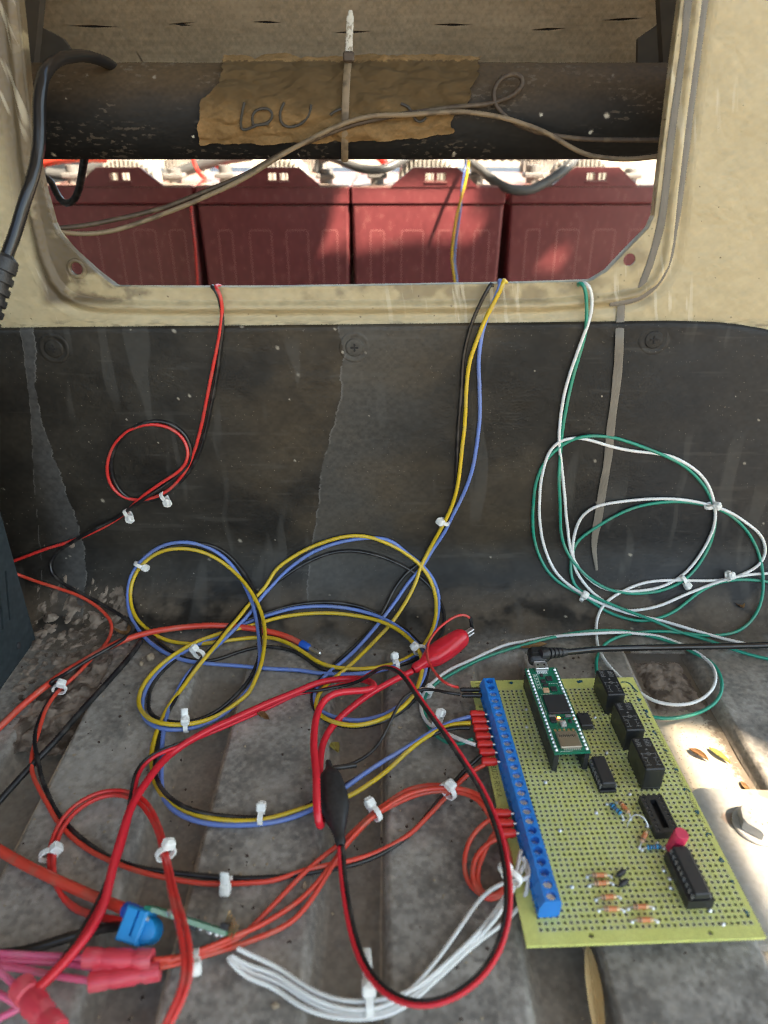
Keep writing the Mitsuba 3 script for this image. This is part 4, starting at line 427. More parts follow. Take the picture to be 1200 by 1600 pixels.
def spline(P, step=1.6, smooth=6):
    P = np.array(P, float); P = np.vstack([P[:1] * 2 - P[1:2], P, P[-1:] * 2 - P[-2:-1]]); out = []
    for i in range(1, len(P) - 2):
        p0, p1, p2, p3 = P[i - 1:i + 3]
        t0 = 0; t1 = t0 + max(np.linalg.norm(p1 - p0), 1e-3) ** .5; t2 = t1 + max(np.linalg.norm(p2 - p1), 1e-3) ** .5; t3 = t2 + max(np.linalg.norm(p3 - p2), 1e-3) ** .5
        n = max(2, int(np.linalg.norm(p2 - p1) / step)); t = np.linspace(t1, t2, n, endpoint=False)[:, None]
        a1 = (t1 - t) / (t1 - t0) * p0 + (t - t0) / (t1 - t0) * p1; a2 = (t2 - t) / (t2 - t1) * p1 + (t - t1) / (t2 - t1) * p2; a3 = (t3 - t) / (t3 - t2) * p2 + (t - t2) / (t3 - t2) * p3
        b1 = (t2 - t) / (t2 - t0) * a1 + (t - t0) / (t2 - t0) * a2; b2 = (t3 - t) / (t3 - t1) * a2 + (t - t1) / (t3 - t1) * a3
        out.append((t2 - t) / (t2 - t1) * b1 + (t - t1) / (t2 - t1) * b2)
    out = np.vstack(out + [P[-2:-1]])
    for _ in range(smooth):
        out[1:-1] = .25 * out[:-2] + .5 * out[1:-1] + .25 * out[2:]
    return out
def sweep(C, r, n=10, side=None):
    """tube along the points C (round, or an ellipse of side (a, b) with b along the given normals)"""
    C = np.asarray(C, float); t = np.gradient(C, axis=0); t /= np.linalg.norm(t, axis=1, keepdims=True) + 1e-9
    u = np.cross(t[0], [0.3, 0.2, 1]); u /= np.linalg.norm(u); U = []
    for i in range(len(C)):
        u = u - t[i] * (u @ t[i]); u /= np.linalg.norm(u) + 1e-9; U.append(u)
    U = np.array(U)
    if side is not None:
        N = np.broadcast_to(side[2], C.shape); U = np.cross(N, t); U /= np.linalg.norm(U, axis=1, keepdims=True) + 1e-9
    B = np.cross(t, U); a = np.arange(n) * 2 * np.pi / n
    ra, rb = (r, r) if side is None else (side[0], side[1])
    ra, rb = np.broadcast_to(ra, (len(C),))[:, None, None], np.broadcast_to(rb, (len(C),))[:, None, None]
    v = (C[:, None] + ra * np.cos(a)[None, :, None] * U[:, None] + rb * np.sin(a)[None, :, None] * B[:, None]).reshape(-1, 3)
    i, j = np.meshgrid(np.arange(len(C) - 1), np.arange(n), indexing='ij')
    q = np.stack([i * n + j, i * n + (j + 1) % n, (i + 1) * n + (j + 1) % n, (i + 1) * n + j], -1).reshape(-1, 4)
    f = np.vstack([q[:, [0, 1, 2]], q[:, [0, 2, 3]]]); k = len(v); v = np.vstack([v, C[:1], C[-1:]]); e = (len(C) - 1) * n
    f = np.vstack([f, [[k, (j + 1) % n, j] for j in range(n)], [[k + 1, e + j, e + (j + 1) % n] for j in range(n)]])
    return trimesh.Trimesh(v, f, process=False)
def gridmesh(V, flip=False):
    h, w = V.shape[:2]; i, j = np.meshgrid(np.arange(h - 1), np.arange(w - 1), indexing='ij')
    q = np.stack([i * w + j, i * w + j + 1, (i + 1) * w + j + 1, (i + 1) * w + j], -1).reshape(-1, 4)
    if flip: q = q[:, ::-1]
    return trimesh.Trimesh(V.reshape(-1, 3), np.vstack([q[:, [0, 1, 2]], q[:, [0, 2, 3]]]), process=False)
def sm(a, b, x): t = np.clip((x - a) / (b - a), 0, 1); return t * t * (3 - 2 * t)

# ------------------------------------------------------------------ the setting: ground, bed floor, rubber mat
YW, RB = 415.0, 50.0
add('ground', gridmesh(np.stack([*np.meshgrid(np.linspace(-60000, 60000, 9), np.linspace(-60000, 60000, 9)), np.full((9, 9), -420.0)], -1)), 'm_ground', smooth=False, kind='structure')
def rib(x, y):
    k = np.round((x + 14) / 84.0); d = x - (-14 + 84 * k)
    depth = 11.0 * sm(-17.5, -10.0, d) * (1 - sm(13.0, 15.4, d)) * (1 - sm(338, 362, y)) * (k < 1.5)
    return -depth
def floor_z(x, y):
    P = np.stack([x, y, np.zeros_like(x)], -1)
    wav = (meshkit.fbm(P * [.02, .012, 1], 3, 4) - .5) * 2.2 * (1 - sm(345, 365, y)) + (meshkit.fbm(P * .12, 3, 9) - .5) * .5 * (1 - sm(345, 365, y))
    return rib(x, y) + wav
def mat_sheet(x0, x1, y0, y1, lip):
    xs, ys = np.arange(x0, x1 + .1, 1.6), np.linspace(y0, y1, int((y1 - y0) / 2.4) + 2)
    X, Y = np.meshgrid(xs, ys); Z = floor_z(X, Y)
    if lip == 'r': t = sm(x1 - 5, x1, X); Z = Z * (1 - t) - 6.6 * t
    if lip == 'l': t = sm(x0 + 5, x0, X); Z = Z * (1 - t) - 6.6 * t
    return gridmesh(np.stack([X, Y, Z], -1))
add('floor', cat_(mat_sheet(-300, 153, 60, 365.2, 'r'), mat_sheet(187, 300, 252, 365.2, 'l'), mat_sheet(153.2, 187, 357, 365.2, None)), 'm_rubber', smooth=True, kind='structure')
X, Y = np.meshgrid(np.linspace(140, 300, 60), np.linspace(60, 366, 110))
Z = -7.0 + (meshkit.fbm(np.stack([X, Y, 0 * X], -1) * .05, 3, 2) - .5) * 1.4
add('bed_floor', gridmesh(np.stack([X, Y, Z], -1)), 'm_steel_floor', smooth=True, kind='structure')
add('battery_tray', box(-560, 520, 430, 1420, -60, -44), 'm_dark', smooth=False, kind='structure')

# ------------------------------------------------------------------ rubber liner of the front wall
top = np.array(OUT['liner_top']); xs = np.arange(-300, 300.1, 2.5)
ztop = np.interp(xs, np.r_[-320, top[:, 0], 320], np.r_[184.5, top[:, 2], 150])
ARC = RB * np.pi / 2
def wall_pt(x, s, off=0.0):
    """the liner's surface at arc length s from the start of the bend, raised by off"""
    a = np.clip(s / RB, 0, np.pi / 2); st = np.maximum(s - ARC, 0)
    y = YW - RB + (RB - off) * np.sin(a); z = RB - (RB - off) * np.cos(a) + st
    return np.stack([x + 0 * s, y, z], -1)
def bulge(x, s):
    P = np.stack([x * .014, s * .014, 0 * x], -1)
    return ((meshkit.fbm(P, 3, 21) - .45) * 3.2 + (meshkit.fbm(P * 7, 2, 5) - .5) * .35) * sm(0, 25, s) * sm(0, 6, 1e3 - s)
def to_s(p):
    y, z = p[..., 1], p[..., 2]
    return np.where(z >= RB, ARC + z - RB, np.where(y > YW - RB, RB * np.arctan2(np.maximum(y - (YW - RB), 0), np.maximum(RB - z, 1e-6)), y - (YW - RB)))
rows = np.r_[np.linspace(0, ARC, 26), ARC + np.linspace(0, 1, 60)[1:] * 100]
G = []
for k, s0 in enumerate(rows):
    s = np.where(s0 <= ARC, s0, ARC + (s0 - ARC) / 100 * (ztop - RB))
    fade = 1 - sm(.9, 1, (s0 - ARC) / 100) if s0 > ARC else 1.0
    G.append(wall_pt(xs, s, bulge(xs, s) * fade))
for dy, dz in ((.8, 1.2), (2.6, 1.5), (4.2, .9)):
    G.append(np.stack([xs, YW + dy + 0 * xs, ztop + dz], -1))
liner = thing('wall_liner', 'black rubber liner covering the lower front wall of the cargo bed', 'wall lining')
add('sheet', gridmesh(np.array(G)), 'm_rubber', liner, smooth=True)
for i, c in enumerate(OUT['screws']):
    k = fresh(liner + '__plug')
    head = lathe([(9.0, -1), (9.0, .1), (8.4, .45), (7.2, .5), (6.4, .15), (5.4, .15), (4.8, .7), (2.8, .95), (0.01, 1.0)], 36)
    scene[k] = shape(along(head, (c[0], YW - bulge(np.array([c[0]]), np.array([ARC + c[2] - RB]))[0] * .8, c[2]), (0, -1, 0)), 'm_rubber')
    cross = cat_(box(-2.3, 2.3, -.45, .45, 1.0, 1.5), box(-.45, .45, -2.3, -.5, 1.0, 1.5), box(-.45, .45, .5, 2.3, 1.0, 1.5))
    add('cross_slot', along(cross, (c[0], YW - bulge(np.array([c[0]]), np.array([ARC + c[2] - RB]))[0] * .8, c[2]), (0, -1, .01)), 'm_dark', k, smooth=False)
# ------------------------------------------------------------------ cream steel panel with the opening
panel = thing('front_panel', 'cream painted steel panel with a large opening above the black liner', 'panel')
OPN = Polygon([(p[0], p[2]) for p in OUT['opening']] + [(140, 470), (-170, 470)])
RDG = Polygon([(p[0], p[2]) for p in OUT['ridge']] + [(149, 480), (-176, 480)])
RDG = RDG.buffer(-8).buffer(8); OPN = OPN.buffer(-3).buffer(3)
def outline(pg, n=360):
    e = pg.exterior; return np.array([e.interpolate(t, normalized=True).coords[0] for t in np.linspace(0, 1, n, endpoint=False)])
C0 = np.array([-14.0, 300.0])
def ring(pg, ang):
    b = pg.exterior; out = []
    for a in ang:
        hit = b.intersection(LineString([C0, C0 + 900 * np.array([math.cos(a), math.sin(a)])]))
        q = [np.array(g.coords[0]) for g in getattr(hit, 'geoms', [hit])]; out.append(max(q, key=lambda v: np.hypot(*(v - C0))))
    return np.array(out)
ang = np.linspace(0, 2 * np.pi, 540, endpoint=False)
prof = [(-6.0, -0.3), (-5.0, -0.5), (-4.0, -1.6), (-3.0, -2.6), (-1.8, -3.0), (-.6, -2.4), (.6, -.9), (1.6, .9), (2.8, 1.7), (4.2, 1.6), (5.6, .7), (7.0, 0.25), (8.5, 0.1)]
rings = []
for d, h in prof:
    R2 = ring(RDG.buffer(d), ang); rings.append(np.stack([R2[:, 0], np.full(len(R2), 418.0 + h), R2[:, 1]], -1))
V = np.array(rings); V = np.concatenate([V, V[:, :1]], 1)
add('ridge', gridmesh(V, True), 'm_cream', panel, smooth=True)
holes = [Point(p[0], p[2]).buffer(3.3) for p in OUT['holes']]
inner = Polygon(ring(RDG.buffer(-6.0), ang)); outer = Polygon(ring(RDG.buffer(8.5), ang))
add('lip', wallplate(inner.difference(OPN).difference(unary_union(holes)), 417.7, 419.2), 'm_cream', panel, smooth=False)
hem = OPN.buffer(.2); add('hem', wallplate(OPN.buffer(1.3).difference(OPN.buffer(.2)), 417.0, 424), 'm_cream', panel, smooth=False)
add('flat_sheet', wallplate(sbox(-420, 150, 420, 640).difference(outer), 418.1, 420), 'm_cream', panel, smooth=False)
for i, p in enumerate(OUT['holes']):
    add('hole_rim', along(lathe([(3.35, -1.0), (3.35, .5), (4.2, 1.0), (5.2, .7), (5.6, 0)], 32, caps=False), (p[0], 417.7, p[2]), (0, -1, 0)), 'm_cream', panel) if i == 0 else None
def ribbon(P, w, th, normal, step=2.0, taper=False):
    C = spline(P, step); wv = w * (1 + .22 * (meshkit.fbm(C * .05, 3, 6) - .5) * 2)
    if taper: wv = wv * np.minimum(1, np.linspace(4, .35, len(C)))
    return sweep(C, 1, 10, (wv, np.full(len(C), th), np.array(normal, float)))
S1 = np.array(OUT['seal_in']); S1[:, 1] = 417.4
add('sealant_bead', ribbon(S1, 2.1, .45, (0, 1, 0)), 'm_sealant', label='grey sealant smeared down the right lip, nearer the opening', cat='sealant')
S2 = np.array(OUT['seal_out']); S2[:, 1] = 416.6
add('sealant_bead', ribbon(S2, 2.5, .9, (0, 1, 0)), 'm_sealant', label='grey sealant bead along the raised ridge right of the opening, curling at the corner', cat='sealant')
D = np.array(OUT['drip']); Dn = D.copy()
Dn[:3, 1] = 417.2
Dn[3:, 1] = 415 - (415 - D[3:, 1]) - .3 - bulge(D[3:, 0], to_s(D[3:])) * np.array([.15] + [1] * (len(D) - 4))
add('sealant_drip', ribbon(Dn, 2.5, .22, (0, 1, 0.12), taper=True), 'm_sealant', label='long grey sealant drip running down the black liner on the right', cat='sealant')

# ------------------------------------------------------------------ tube, cardboard, plywood, brackets
tb = thing('steel_tube', 'dusty black steel tube crossing behind the opening', 'tube')
a = np.linspace(0, 2 * np.pi, 97); tx = np.linspace(-330, 300, 130); X, A = np.meshgrid(tx, a, indexing='ij')
Rr = 25.5 + .35 * (meshkit.fbm(np.stack([X * .05, np.cos(A) * 2, np.sin(A) * 2], -1), 3, 2) - .5) + .5 * np.clip(np.sin(A), 0, 1) ** 6 * meshkit.fbm(np.stack([X * .4, np.cos(A) * 9, np.sin(A) * 9], -1), 2, 3)
add('pipe', gridmesh(np.stack([X, 500 - Rr * np.cos(A), 297 + Rr * np.sin(A)], -1)), 'm_tube', tb, smooth=True)
# cardboard: angle from the front (degrees, up positive) -> left and right ragged edge
n1, n2 = 110, 240
da = np.linspace(-38, 118, n1)
le = np.interp(da, [-38, -30, -14, 0, 13, 20, 26, 34, 42, 118], [-107.5, -108.5, -107, -105.5, -103, -98, -95, -94, -92, -94]); re = np.interp(da, [-38, -27, -14, -7, 4, 8, 24, 41, 118], [41, 41, 39, 40, 45, 48, 50, 54, 56])
le = le + 3 * (meshkit.fbm(np.stack([da * .2, 0 * da, 0 * da], -1), 3, 5) - .5); re = re + 3.5 * (meshkit.fbm(np.stack([da * .25, 0 * da + 7, 0 * da], -1), 3, 5) - .5)
V = np.zeros((n1, n2, 3)); u = np.linspace(0, 1, n2)
low = np.interp(u, [0, .1, .3, .6, .85, .95, 1], [-37, -38, -36, -34, -29, -26, -24]) + 3 * (meshkit.fbm(np.stack([u * 30, 0 * u, 0 * u], -1), 3, 15) - .5)
for i in range(n1):
    x = le[i] + (re[i] - le[i]) * u; ad = np.maximum(da[i], low); t = np.radians(ad)
    P = np.stack([x * .03, ad * .03, 0 * x], -1)
    w = 26.4 + 5.5 * (np.abs(meshkit.fbm(P * 1.5, 4, 31) - .5) * 2) + .7 * meshkit.fbm(P * 4, 3, 33) + 1.0 * np.clip((ad - 60) / 40, 0, 1) * meshkit.fbm(P * 3, 3, 37) + .9 * np.exp(-np.minimum(u, 1 - u) * 60)
    V[i] = np.stack([x, 500 - w * np.cos(t), 297 + w * np.sin(t)], -1)
cb = thing('cardboard_sleeve', 'torn brown cardboard wrapped round the black tube', 'cardboard')
add('sheet', gridmesh(V), 'm_cardboard', cb, smooth=True)
for st_ in [sweep(spline(np.array(k) + [0, -.9, 0], 1.2), 1, 6, (.75, .45, np.array([0, 1.0, 0]))) for k in OUT['script']]: add('handwriting_stroke', st_, 'm_marker', cb, smooth=False)
zt = thing('cable_tie', 'long pale cable tie strapped round the tube and cardboard, tail sticking up', 'cable tie')
def rnd(P, w, t, n): return sweep(np.array(P, float), 1, 8, (np.full(len(P), w), np.full(len(P), t), np.array(n, float)))
sa = np.radians(np.linspace(-62, 74, 40)); tilt = np.linspace(-23.8, -19.9, 40)
add('strap', sweep(np.stack([tilt, 500 - 29.6 * np.cos(sa), 297 + 29.6 * np.sin(sa)], -1), 1, 8, (np.full(40, 2.1), np.full(40, .6), np.stack([0 * sa, -np.cos(sa), np.sin(sa)], -1))), 'm_cord_tan', zt)
add('head', xf(box(-3.1, 3.1, -3.2, 3.2, -2.4, 2.8, .8), mat4(None, (-20, 483, 324))), 'm_cord_brown', zt)
tl_ = spline([(-20, 484, 324), (-19.6, 483, 331), (-19.0, 482, 339), (-18.4, 481, 346)], 1.5)
tw = np.interp(np.linspace(0, 1, len(tl_)), [0, .85, 1], [2.0, 2.0, .9])
add('tail', sweep(tl_, 1, 8, (tw, np.full(len(tl_), .55), np.array([0, 1.0, 0]))), 'm_nylon_old', zt)
ply_ = thing('plywood_board', 'dusty plywood board with dark slits behind the tube', 'board')
slots = np.array(OUT['slots']); cut = []
for i in range(0, len(slots) - 1, 2):
    p, q = slots[i], slots[i + 1]; d = np.array([q[0] - p[0], q[2] - p[2]]); nrm = np.array([-d[1], d[0]]) / np.hypot(*d)
    w = .75 if i < 14 else .45; m_ = np.array([(p[0] + q[0]) / 2, (p[2] + q[2]) / 2])
    cut.append(Polygon([(p[0], p[2]), m_ + nrm * w, (q[0], q[2]), m_ - nrm * w]))
add('face', wallplate(sbox(-330, 290, 300, 470).difference(unary_union(cut)), 580, 583), 'm_plywood', ply_, smooth=False)
add('core', box(-330, 300, 583.2, 592, 290, 470), 'm_dark', ply_, smooth=False)
def xz(k): return Polygon([(p[0], p[2]) for p in OUT[k]])
for side, nm in (('l', 'left'), ('r', 'right')):
    bk = thing('seat_bracket', f'dark folded steel bracket with gusset at the {nm} end of the tube', 'bracket')
    add('post', wallplate(xz('post_' + side).buffer(2).buffer(-1), 520, 528), 'm_bracket', bk, smooth=False)
    add('gusset', wallplate(xz('bracket_' + side).buffer(-2).buffer(2), 545, 549), 'm_bracket', bk, smooth=False)
add('green_tape', ribbon(WIRES['green_strip'], 2.4, .6, (0, 1, 0)), 'm_green', label='thin green strip on top of the tube, left of the cable tie', cat='tape')

# ------------------------------------------------------------------ batteries
def battery(key, x0, y0, full=True, seed=0):
    W_, D_, zb, zs, zt_ = 179.0, 262.0, -40.0, 211.0, 233.0
    x1 = x0 + W_
    pts = []
    for (z, ins) in ((zb, 5.0), (zs, .0)):
        for sx, sy in ((0, 0), (1, 0), (1, 1), (0, 1)):
            cx, cy = (x0 + 4 + ins, x1 - 4 - ins)[sx], (y0 + 3 + ins, y0 + D_ - 3 - ins)[sy]
            for a_ in np.linspace(0, 2 * np.pi, 16, endpoint=False): pts.append((cx + 4 * math.cos(a_), cy + 4 * math.sin(a_), z))
    add('case', trimesh.convex.convex_hull(np.array(pts)), 'm_maroon', key)
    add('lid', box(x0 - 1, x1 + 1, y0 - 2.5, y0 + D_ + 2.5, zs + 1.2, zt_, 2.2), 'm_maroon', key, smooth=25)
    if not full:
        add('vent_cap', vent(x0 + 90, y0 + 60, zt_), 'm_cap', key); return
    for i in range(4):
        xc, w_ = x0 + [30, 72, 116, 155][i], [18, 28, 28, 20][i]
        pg = sbox(xc - w_ / 2, 20, xc + w_ / 2, 185).buffer(-4).buffer(4)
        pl = wallplate(pg.difference(pg.buffer(-2.0)), -1.3, 1.8)
        v = np.array(pl.vertices); v[:, 1] += y0 + 5.0 * (zs - v[:, 2]) / (zs - zb) + .2
        add('panel_rib', trimesh.Trimesh(v, pl.faces, process=False), 'm_maroon_lit', key, smooth=False)
    tabp = Polygon([(x0 + 48, zt_ - .5), (x0 + 72, zt_ + 18), (x0 + 122, zt_ + 18), (x0 + 145, zt_ - .5)]).buffer(1).difference(unary_union([sbox(x0 + 86, zt_ + 5.5, x0 + 95.5, zt_ + 13), sbox(x0 + 99.5, zt_ + 5.5, x0 + 109, zt_ + 13)]))
    add('handle_tab', wallplate(tabp, y0 - 3.6, y0 + 2), 'm_maroon', key, smooth=False)
    add('handle_shelf', box(x0 + 84, x0 + 111, y0 - 5, y0 - 1.5, zt_ + 2, zt_ + 4.6, .6), 'm_maroon', key)
    add('vent_cap', vent(x0 + 92, y0 + 62, zt_), 'm_cap', key)
    add('terminal_post', cat_(rod((x0 + 30, y0 + 34, zt_), (x0 + 30, y0 + 34, zt_ + 20), 8, 16), box(x0 + 18, x0 + 42, y0 + 24, y0 + 44, zt_ + 6, zt_ + 12, 1.5)), 'm_lead', key)
    add('terminal_post', cat_(rod((x0 + 150, y0 + 40, zt_), (x0 + 150, y0 + 40, zt_ + 16), 8, 16), box(x0 + 138, x0 + 162, y0 + 30, y0 + 52, zt_ + 5, zt_ + 11, 1.5)), 'm_lead', key)
def vent(cx, cy, z):
    out = [xf(lathe([(36, 0), (36, 10), (33, 18), (26, 25), (14, 29), (.1, 30)], 40, 1, .55), mat4(None, (cx, cy, z)))]
    for i in range(13):
        a_ = (i - 6) / 6.5 * 34; out.append(box(cx + a_ - .9, cx + a_ + .9, cy - 21, cy - 5, z, z + 29 * math.sqrt(max(.05, 1 - (a_ / 37) ** 2)) + 1.2))
    return cat_(*out)
bl = ['maroon battery at the left end of the row, partly behind the black cable loop', 'second maroon battery from the left, behind the brown cord', 'maroon battery in the middle right with the yellow and blue wire hanging in front', 'maroon battery at the right end of the row']
for x0, lb, dy in zip((-403.5, -220, -38, 150), bl, (3, 0, -2, 7)):
    battery(thing('battery', lb, 'battery', 'batteries in the front row'), x0, 922.5 + dy)
for x0, lb in zip((-400, -215, -30, 160), ('leftmost', 'second from the left', 'third from the left', 'rightmost')):
    battery(thing('rear_battery', f'{lb} battery of the back row, only its lid showing under the tube', 'battery', 'batteries in the back row'), x0, 1205, False)

# ------------------------------------------------------------------ black box at the left
bx = thing('equipment_box', 'black equipment box with slotted vents at the left edge', 'box')
bm = m3.Manifold.cube((140, 260, 175)).translate((-362, 111, 0))
for i in range(6):
    bm = bm - m3.Manifold.cube((4, 2.2, 30)).rotate((-18, 0, 0)).translate((-224, 350 - 9 * i, 30))
add('case', bm, 'm_box', bx, smooth=False)
scr = add('screw', along(lathe([(2.2, -1), (2.2, .4), (1.6, .9), (.01, 1.1)], 20), (-222, 352, 10), (1, 0, 0)), 'm_chip', bx)
# ------------------------------------------------------------------ wires
def offs(C, d):
    """the path moved sideways by d along the horizontal normal (second strand of a flat cord)"""
    t = np.gradient(C, axis=0); t /= np.linalg.norm(t, axis=1, keepdims=True) + 1e-9
    up = np.where((C[:, 1:2] > 380) & (C[:, 2:] > 30), [[0, -1., 0]], [[0, 0, 1.]])
    s_ = np.cross(t, up); s_ /= np.linalg.norm(s_, axis=1, keepdims=True) + 1e-9
    for _ in range(12): s_[1:-1] = (s_[:-2] + s_[1:-1] + s_[2:]) / 3
    return C + s_ * d
def strand(C, r, n=10): return sweep(C, r, n)
ENDS = {}
def wire(name, src, r, mat, label, cat='wire', group=None, part=None):
    C = spline(WIRES[src], 1.6, 22); q_ = len(ENDS) * 3.7; w_ = np.clip(np.minimum(np.arange(len(C)), np.arange(len(C))[::-1]) / 12, 0, 1)[:, None]
    C = C + w_ * .9 * (np.stack([meshkit.fbm(C * .045 + q_ + 50 * j_, 3, 3 + j_) for j_ in range(3)], -1) - .5) * [1, .6, .6]; ENDS[src] = (C[0], C[0] - C[3], C[-1], C[-1] - C[-4])
    k = thing(name, label, cat, group)
    add(part or 'insulation', strand(C, r), mat, k, smooth=True); return k
def crimp(parent, p, d, body='m_ferrule', r=2.1, L=8.5, pin=4.5, pr_=.65):
    d = np.asarray(d, float) / np.linalg.norm(d); p = np.asarray(p, float) - d * .8
    k = add('crimp_sleeve', along(lathe([(r * .80, 0), (r, .4), (r * 1.03, L * .45), (r * .92, L * .55), (r * .96, L * .8), (r * .66, L)], 16), p, d), body, parent)
    add('pin', along(lathe([(pr_, L - .3), (pr_, L + pin - .6), (pr_ * .5, L + pin)], 10), p, d), 'm_tin', parent)
k_rp = wire('red_wire', 'red_pair_red', 1.05, 'm_red', 'red wire dropping from the left of the sill into a loop on the black wall')
k_rb = wire('black_wire', 'red_pair_black', 1.1, 'm_black', 'black wire beside the red loop on the wall, running across the floor to the terminals')
k_rr = wire('red_wire', 'red_return', 1.1, 'm_red_orange', 'red wire coming from the black box and running beside the black wire to the terminals')
k_tu = wire('red_cable', 'thick_red_upper', 1.9, 'm_red_orange', 'thick red cable arching over the floor and ending in a blue sleeve', 'cable')
k_y = wire('yellow_wire', 'yellow', 1.22, 'm_yellow', 'yellow wire coiled in loops on the floor and up over the sill')
k_b = wire('blue_wire', 'blue', 1.22, 'm_blue', 'blue wire coiled alongside the yellow wire')
k_k = wire('black_wire', 'black', 1.1, 'm_black', 'thin black wire coiled with the blue and yellow wires')
k_w = wire('white_wire', 'white', 1.0, 'm_white', 'white wire looped on the right of the wall beside the green one')
k_g = wire('green_wire', 'green', 1.0, 'm_green', 'green wire looped on the right of the wall beside the white one')
C = spline(WIRES['test_lead'], 1.6, 26)
tlk = thing('test_lead', 'red and black twin test lead arching from the black clip over the coils', 'cable')
th = np.pi * (1 - sm(.30, .46, np.linspace(0, 1, len(C)))) + .35 * np.sin(np.linspace(0, 14, len(C)))
def twin(q): return offs(C, 1) * 0 + C + (offs(C, 1) - C) * (np.cos(th) * q)[:, None] + np.array([0, 0, 1.0]) * (np.sin(th) * q)[:, None]
add('black_strand', strand(twin(.85), .95), 'm_black', tlk, smooth=True)
add('red_strand', strand(twin(-.85), .95), 'm_red_bright', tlk, smooth=True)
k_rl = wire('red_lead', 'red_lead', 1.85, 'm_red_bright', 'thick bright red lead doubled back beside the black clip to the red clip', 'cable')
k_tr = wire('thin_red_wire', 'thin_red', .8, 'm_red', 'thin red jumper wire from the red clip to the top of the blue terminals')
k_tk = wire('thin_black_wire', 'thin_black', .85, 'm_black', 'thin black jumper wire from the black clip to the blue terminals')
sup = ['outermost of the three red wires looping under the board edge', 'middle one of the three red wires looping under the board edge', 'innermost of the three red wires looping under the board edge']
k_s = [wire('red_supply_wire', f'red_supply_{c}', 1.1, 'm_red_orange', l, 'wire', 'red wires to the lower terminals') for c, l in zip('abc', sup)]
wire('red_loop_wire', 'red_loop_a', 1.05, 'm_red', 'outer red wire of the pair looped at the lower left round to the blue block', 'wire', 'red wires looped at the lower left')
wire('red_loop_wire', 'red_loop_b', 1.05, 'm_red', 'inner red wire of the pair looped at the lower left round to the blue block', 'wire', 'red wires looped at the lower left')
k_tlw = wire('red_cable', 'thick_red_lower', 2.3, 'm_red_orange', 'thick red cable with a blue sleeve entering the small blue block', 'cable')
wire('black_cable', 'black_to_block', 1.9, 'm_black', 'black cable running left from the small blue block', 'cable')
wire('floor_cable', 'floor_black', 1.65, 'm_black', 'black cable lying straight across the floor at the left', 'cable')
ws = ['lowest', 'top', 'second from the top', 'third from the top']
for i in range(4): wire('white_signal_wire', f'white_signal_{i}', .92, 'm_white', f'{ws[i]} white wire of the four curving along the bottom', 'wire', 'white wires along the bottom')
pk = ['topmost pink red wire at the lower left edge', 'second pink red wire at the lower left edge', 'third pink red wire at the lower left edge, into the lower connector', 'pink wire running down to the connector in the corner, upper one', 'pink wire running to the connector in the corner, lower one', 'short pink wire at the bottom left corner']
for i in range(6): wire('pink_wire', f'pink_{i}', 1.3, 'm_pink', pk[i], 'wire', 'pink red wires at the lower left')
wire('dusty_cord', 'tube_cord_dark', 1.35, 'm_cord_brown', 'dark brown cord with a small loop, slung under the tube', 'cord')
wire('dusty_cord', 'tube_cord_tan', 1.35, 'm_cord_tan', 'tan dusty cord slung across the tube and drooping at the right', 'cord')
k_hb = wire('power_cable', 'heavy_black', 3.1, 'm_gloss_black', 'heavy black power cable hooked over the left end of the tube', 'cable')
wire('power_cable_end', 'heavy_black_2', 2.6, 'm_black', 'black cable loop hanging under the tube before the left battery', 'cable')
wire('battery_sense_wire', 'batt_yb_y', 1.5, 'm_yellow', 'yellow wire hanging in front of the third battery', 'wire')
wire('battery_sense_wire', 'batt_yb_b', 1.5, 'm_blue', 'blue wire hanging in front of the third battery', 'wire')
wire('battery_cable', 'batt_black_cable', 5, 'm_grey_cable', 'dark grey battery cable between the second and third batteries', 'cable')
wire('battery_cable', 'batt_grey_cable', 5.5, 'm_grey_cable', 'thick grey battery cable drooping over the lids of the two right batteries', 'cable')
wire('battery_cable', 'batt_red_cable', 5.5, 'm_red_orange', 'thick red battery cable over the left battery', 'cable')
wire('battery_cable', 'batt_grey_left', 6.5, 'm_grey_cable', 'grey battery cable behind the tab of the left battery', 'cable')
wire('battery_cable', 'batt_red_b', 2.5, 'm_red', 'red looped wire between the two left batteries', 'cable')
wire('battery_cable', 'batt_red_c', 4, 'm_red', 'short red battery cable left of the second battery', 'cable')
wire('battery_cable', 'batt_grey_b', 7, 'm_grey_cable', 'pale grey cable just under the tube between the left batteries', 'cable')
wire('battery_cable', 'batt_red_d', 5, 'm_red', 'short red battery cable beside the cable tie', 'cable')
wire('battery_side_wire', 'batt_rb_side', 1.6, 'm_red', 'thin red wire down the gap between the two left batteries', 'wire')
C = spline(WIRES['conduit'] and [(130, 1150, 263), (200, 1150, 262), (270, 1150, 266), (350, 1150, 275)], 3)
cd = thing('conduit', 'grey corrugated conduit under the tube behind the third battery', 'conduit')
add('sleeve', sweep(C, 1, 14, (10 + 1.4 * np.sin(np.arange(len(C)) * 1.57), 10 + 1.4 * np.sin(np.arange(len(C)) * 1.57), np.array([0, 1., 0]))), 'm_grey_cable', cd, smooth=True)
# strain relief boot of the power cable
p, d = ENDS['heavy_black'][2], ENDS['heavy_black'][3]
prof = [(3.3, -2), (6.0, 0)]
for i in range(6): prof += [(6.4 + .25 * i, 3 + 5.5 * i), (6.4 + .25 * i, 6 + 5.5 * i), (5.2 + .2 * i, 6.3 + 5.5 * i), (5.2 + .2 * i, 8.2 + 5.5 * i)]
prof += [(8.5, 38), (10, 60), (10, 95)]
add('strain_relief', along(lathe(prof, 24), p, d / np.linalg.norm(d)), 'm_plastic_black', k_hb)

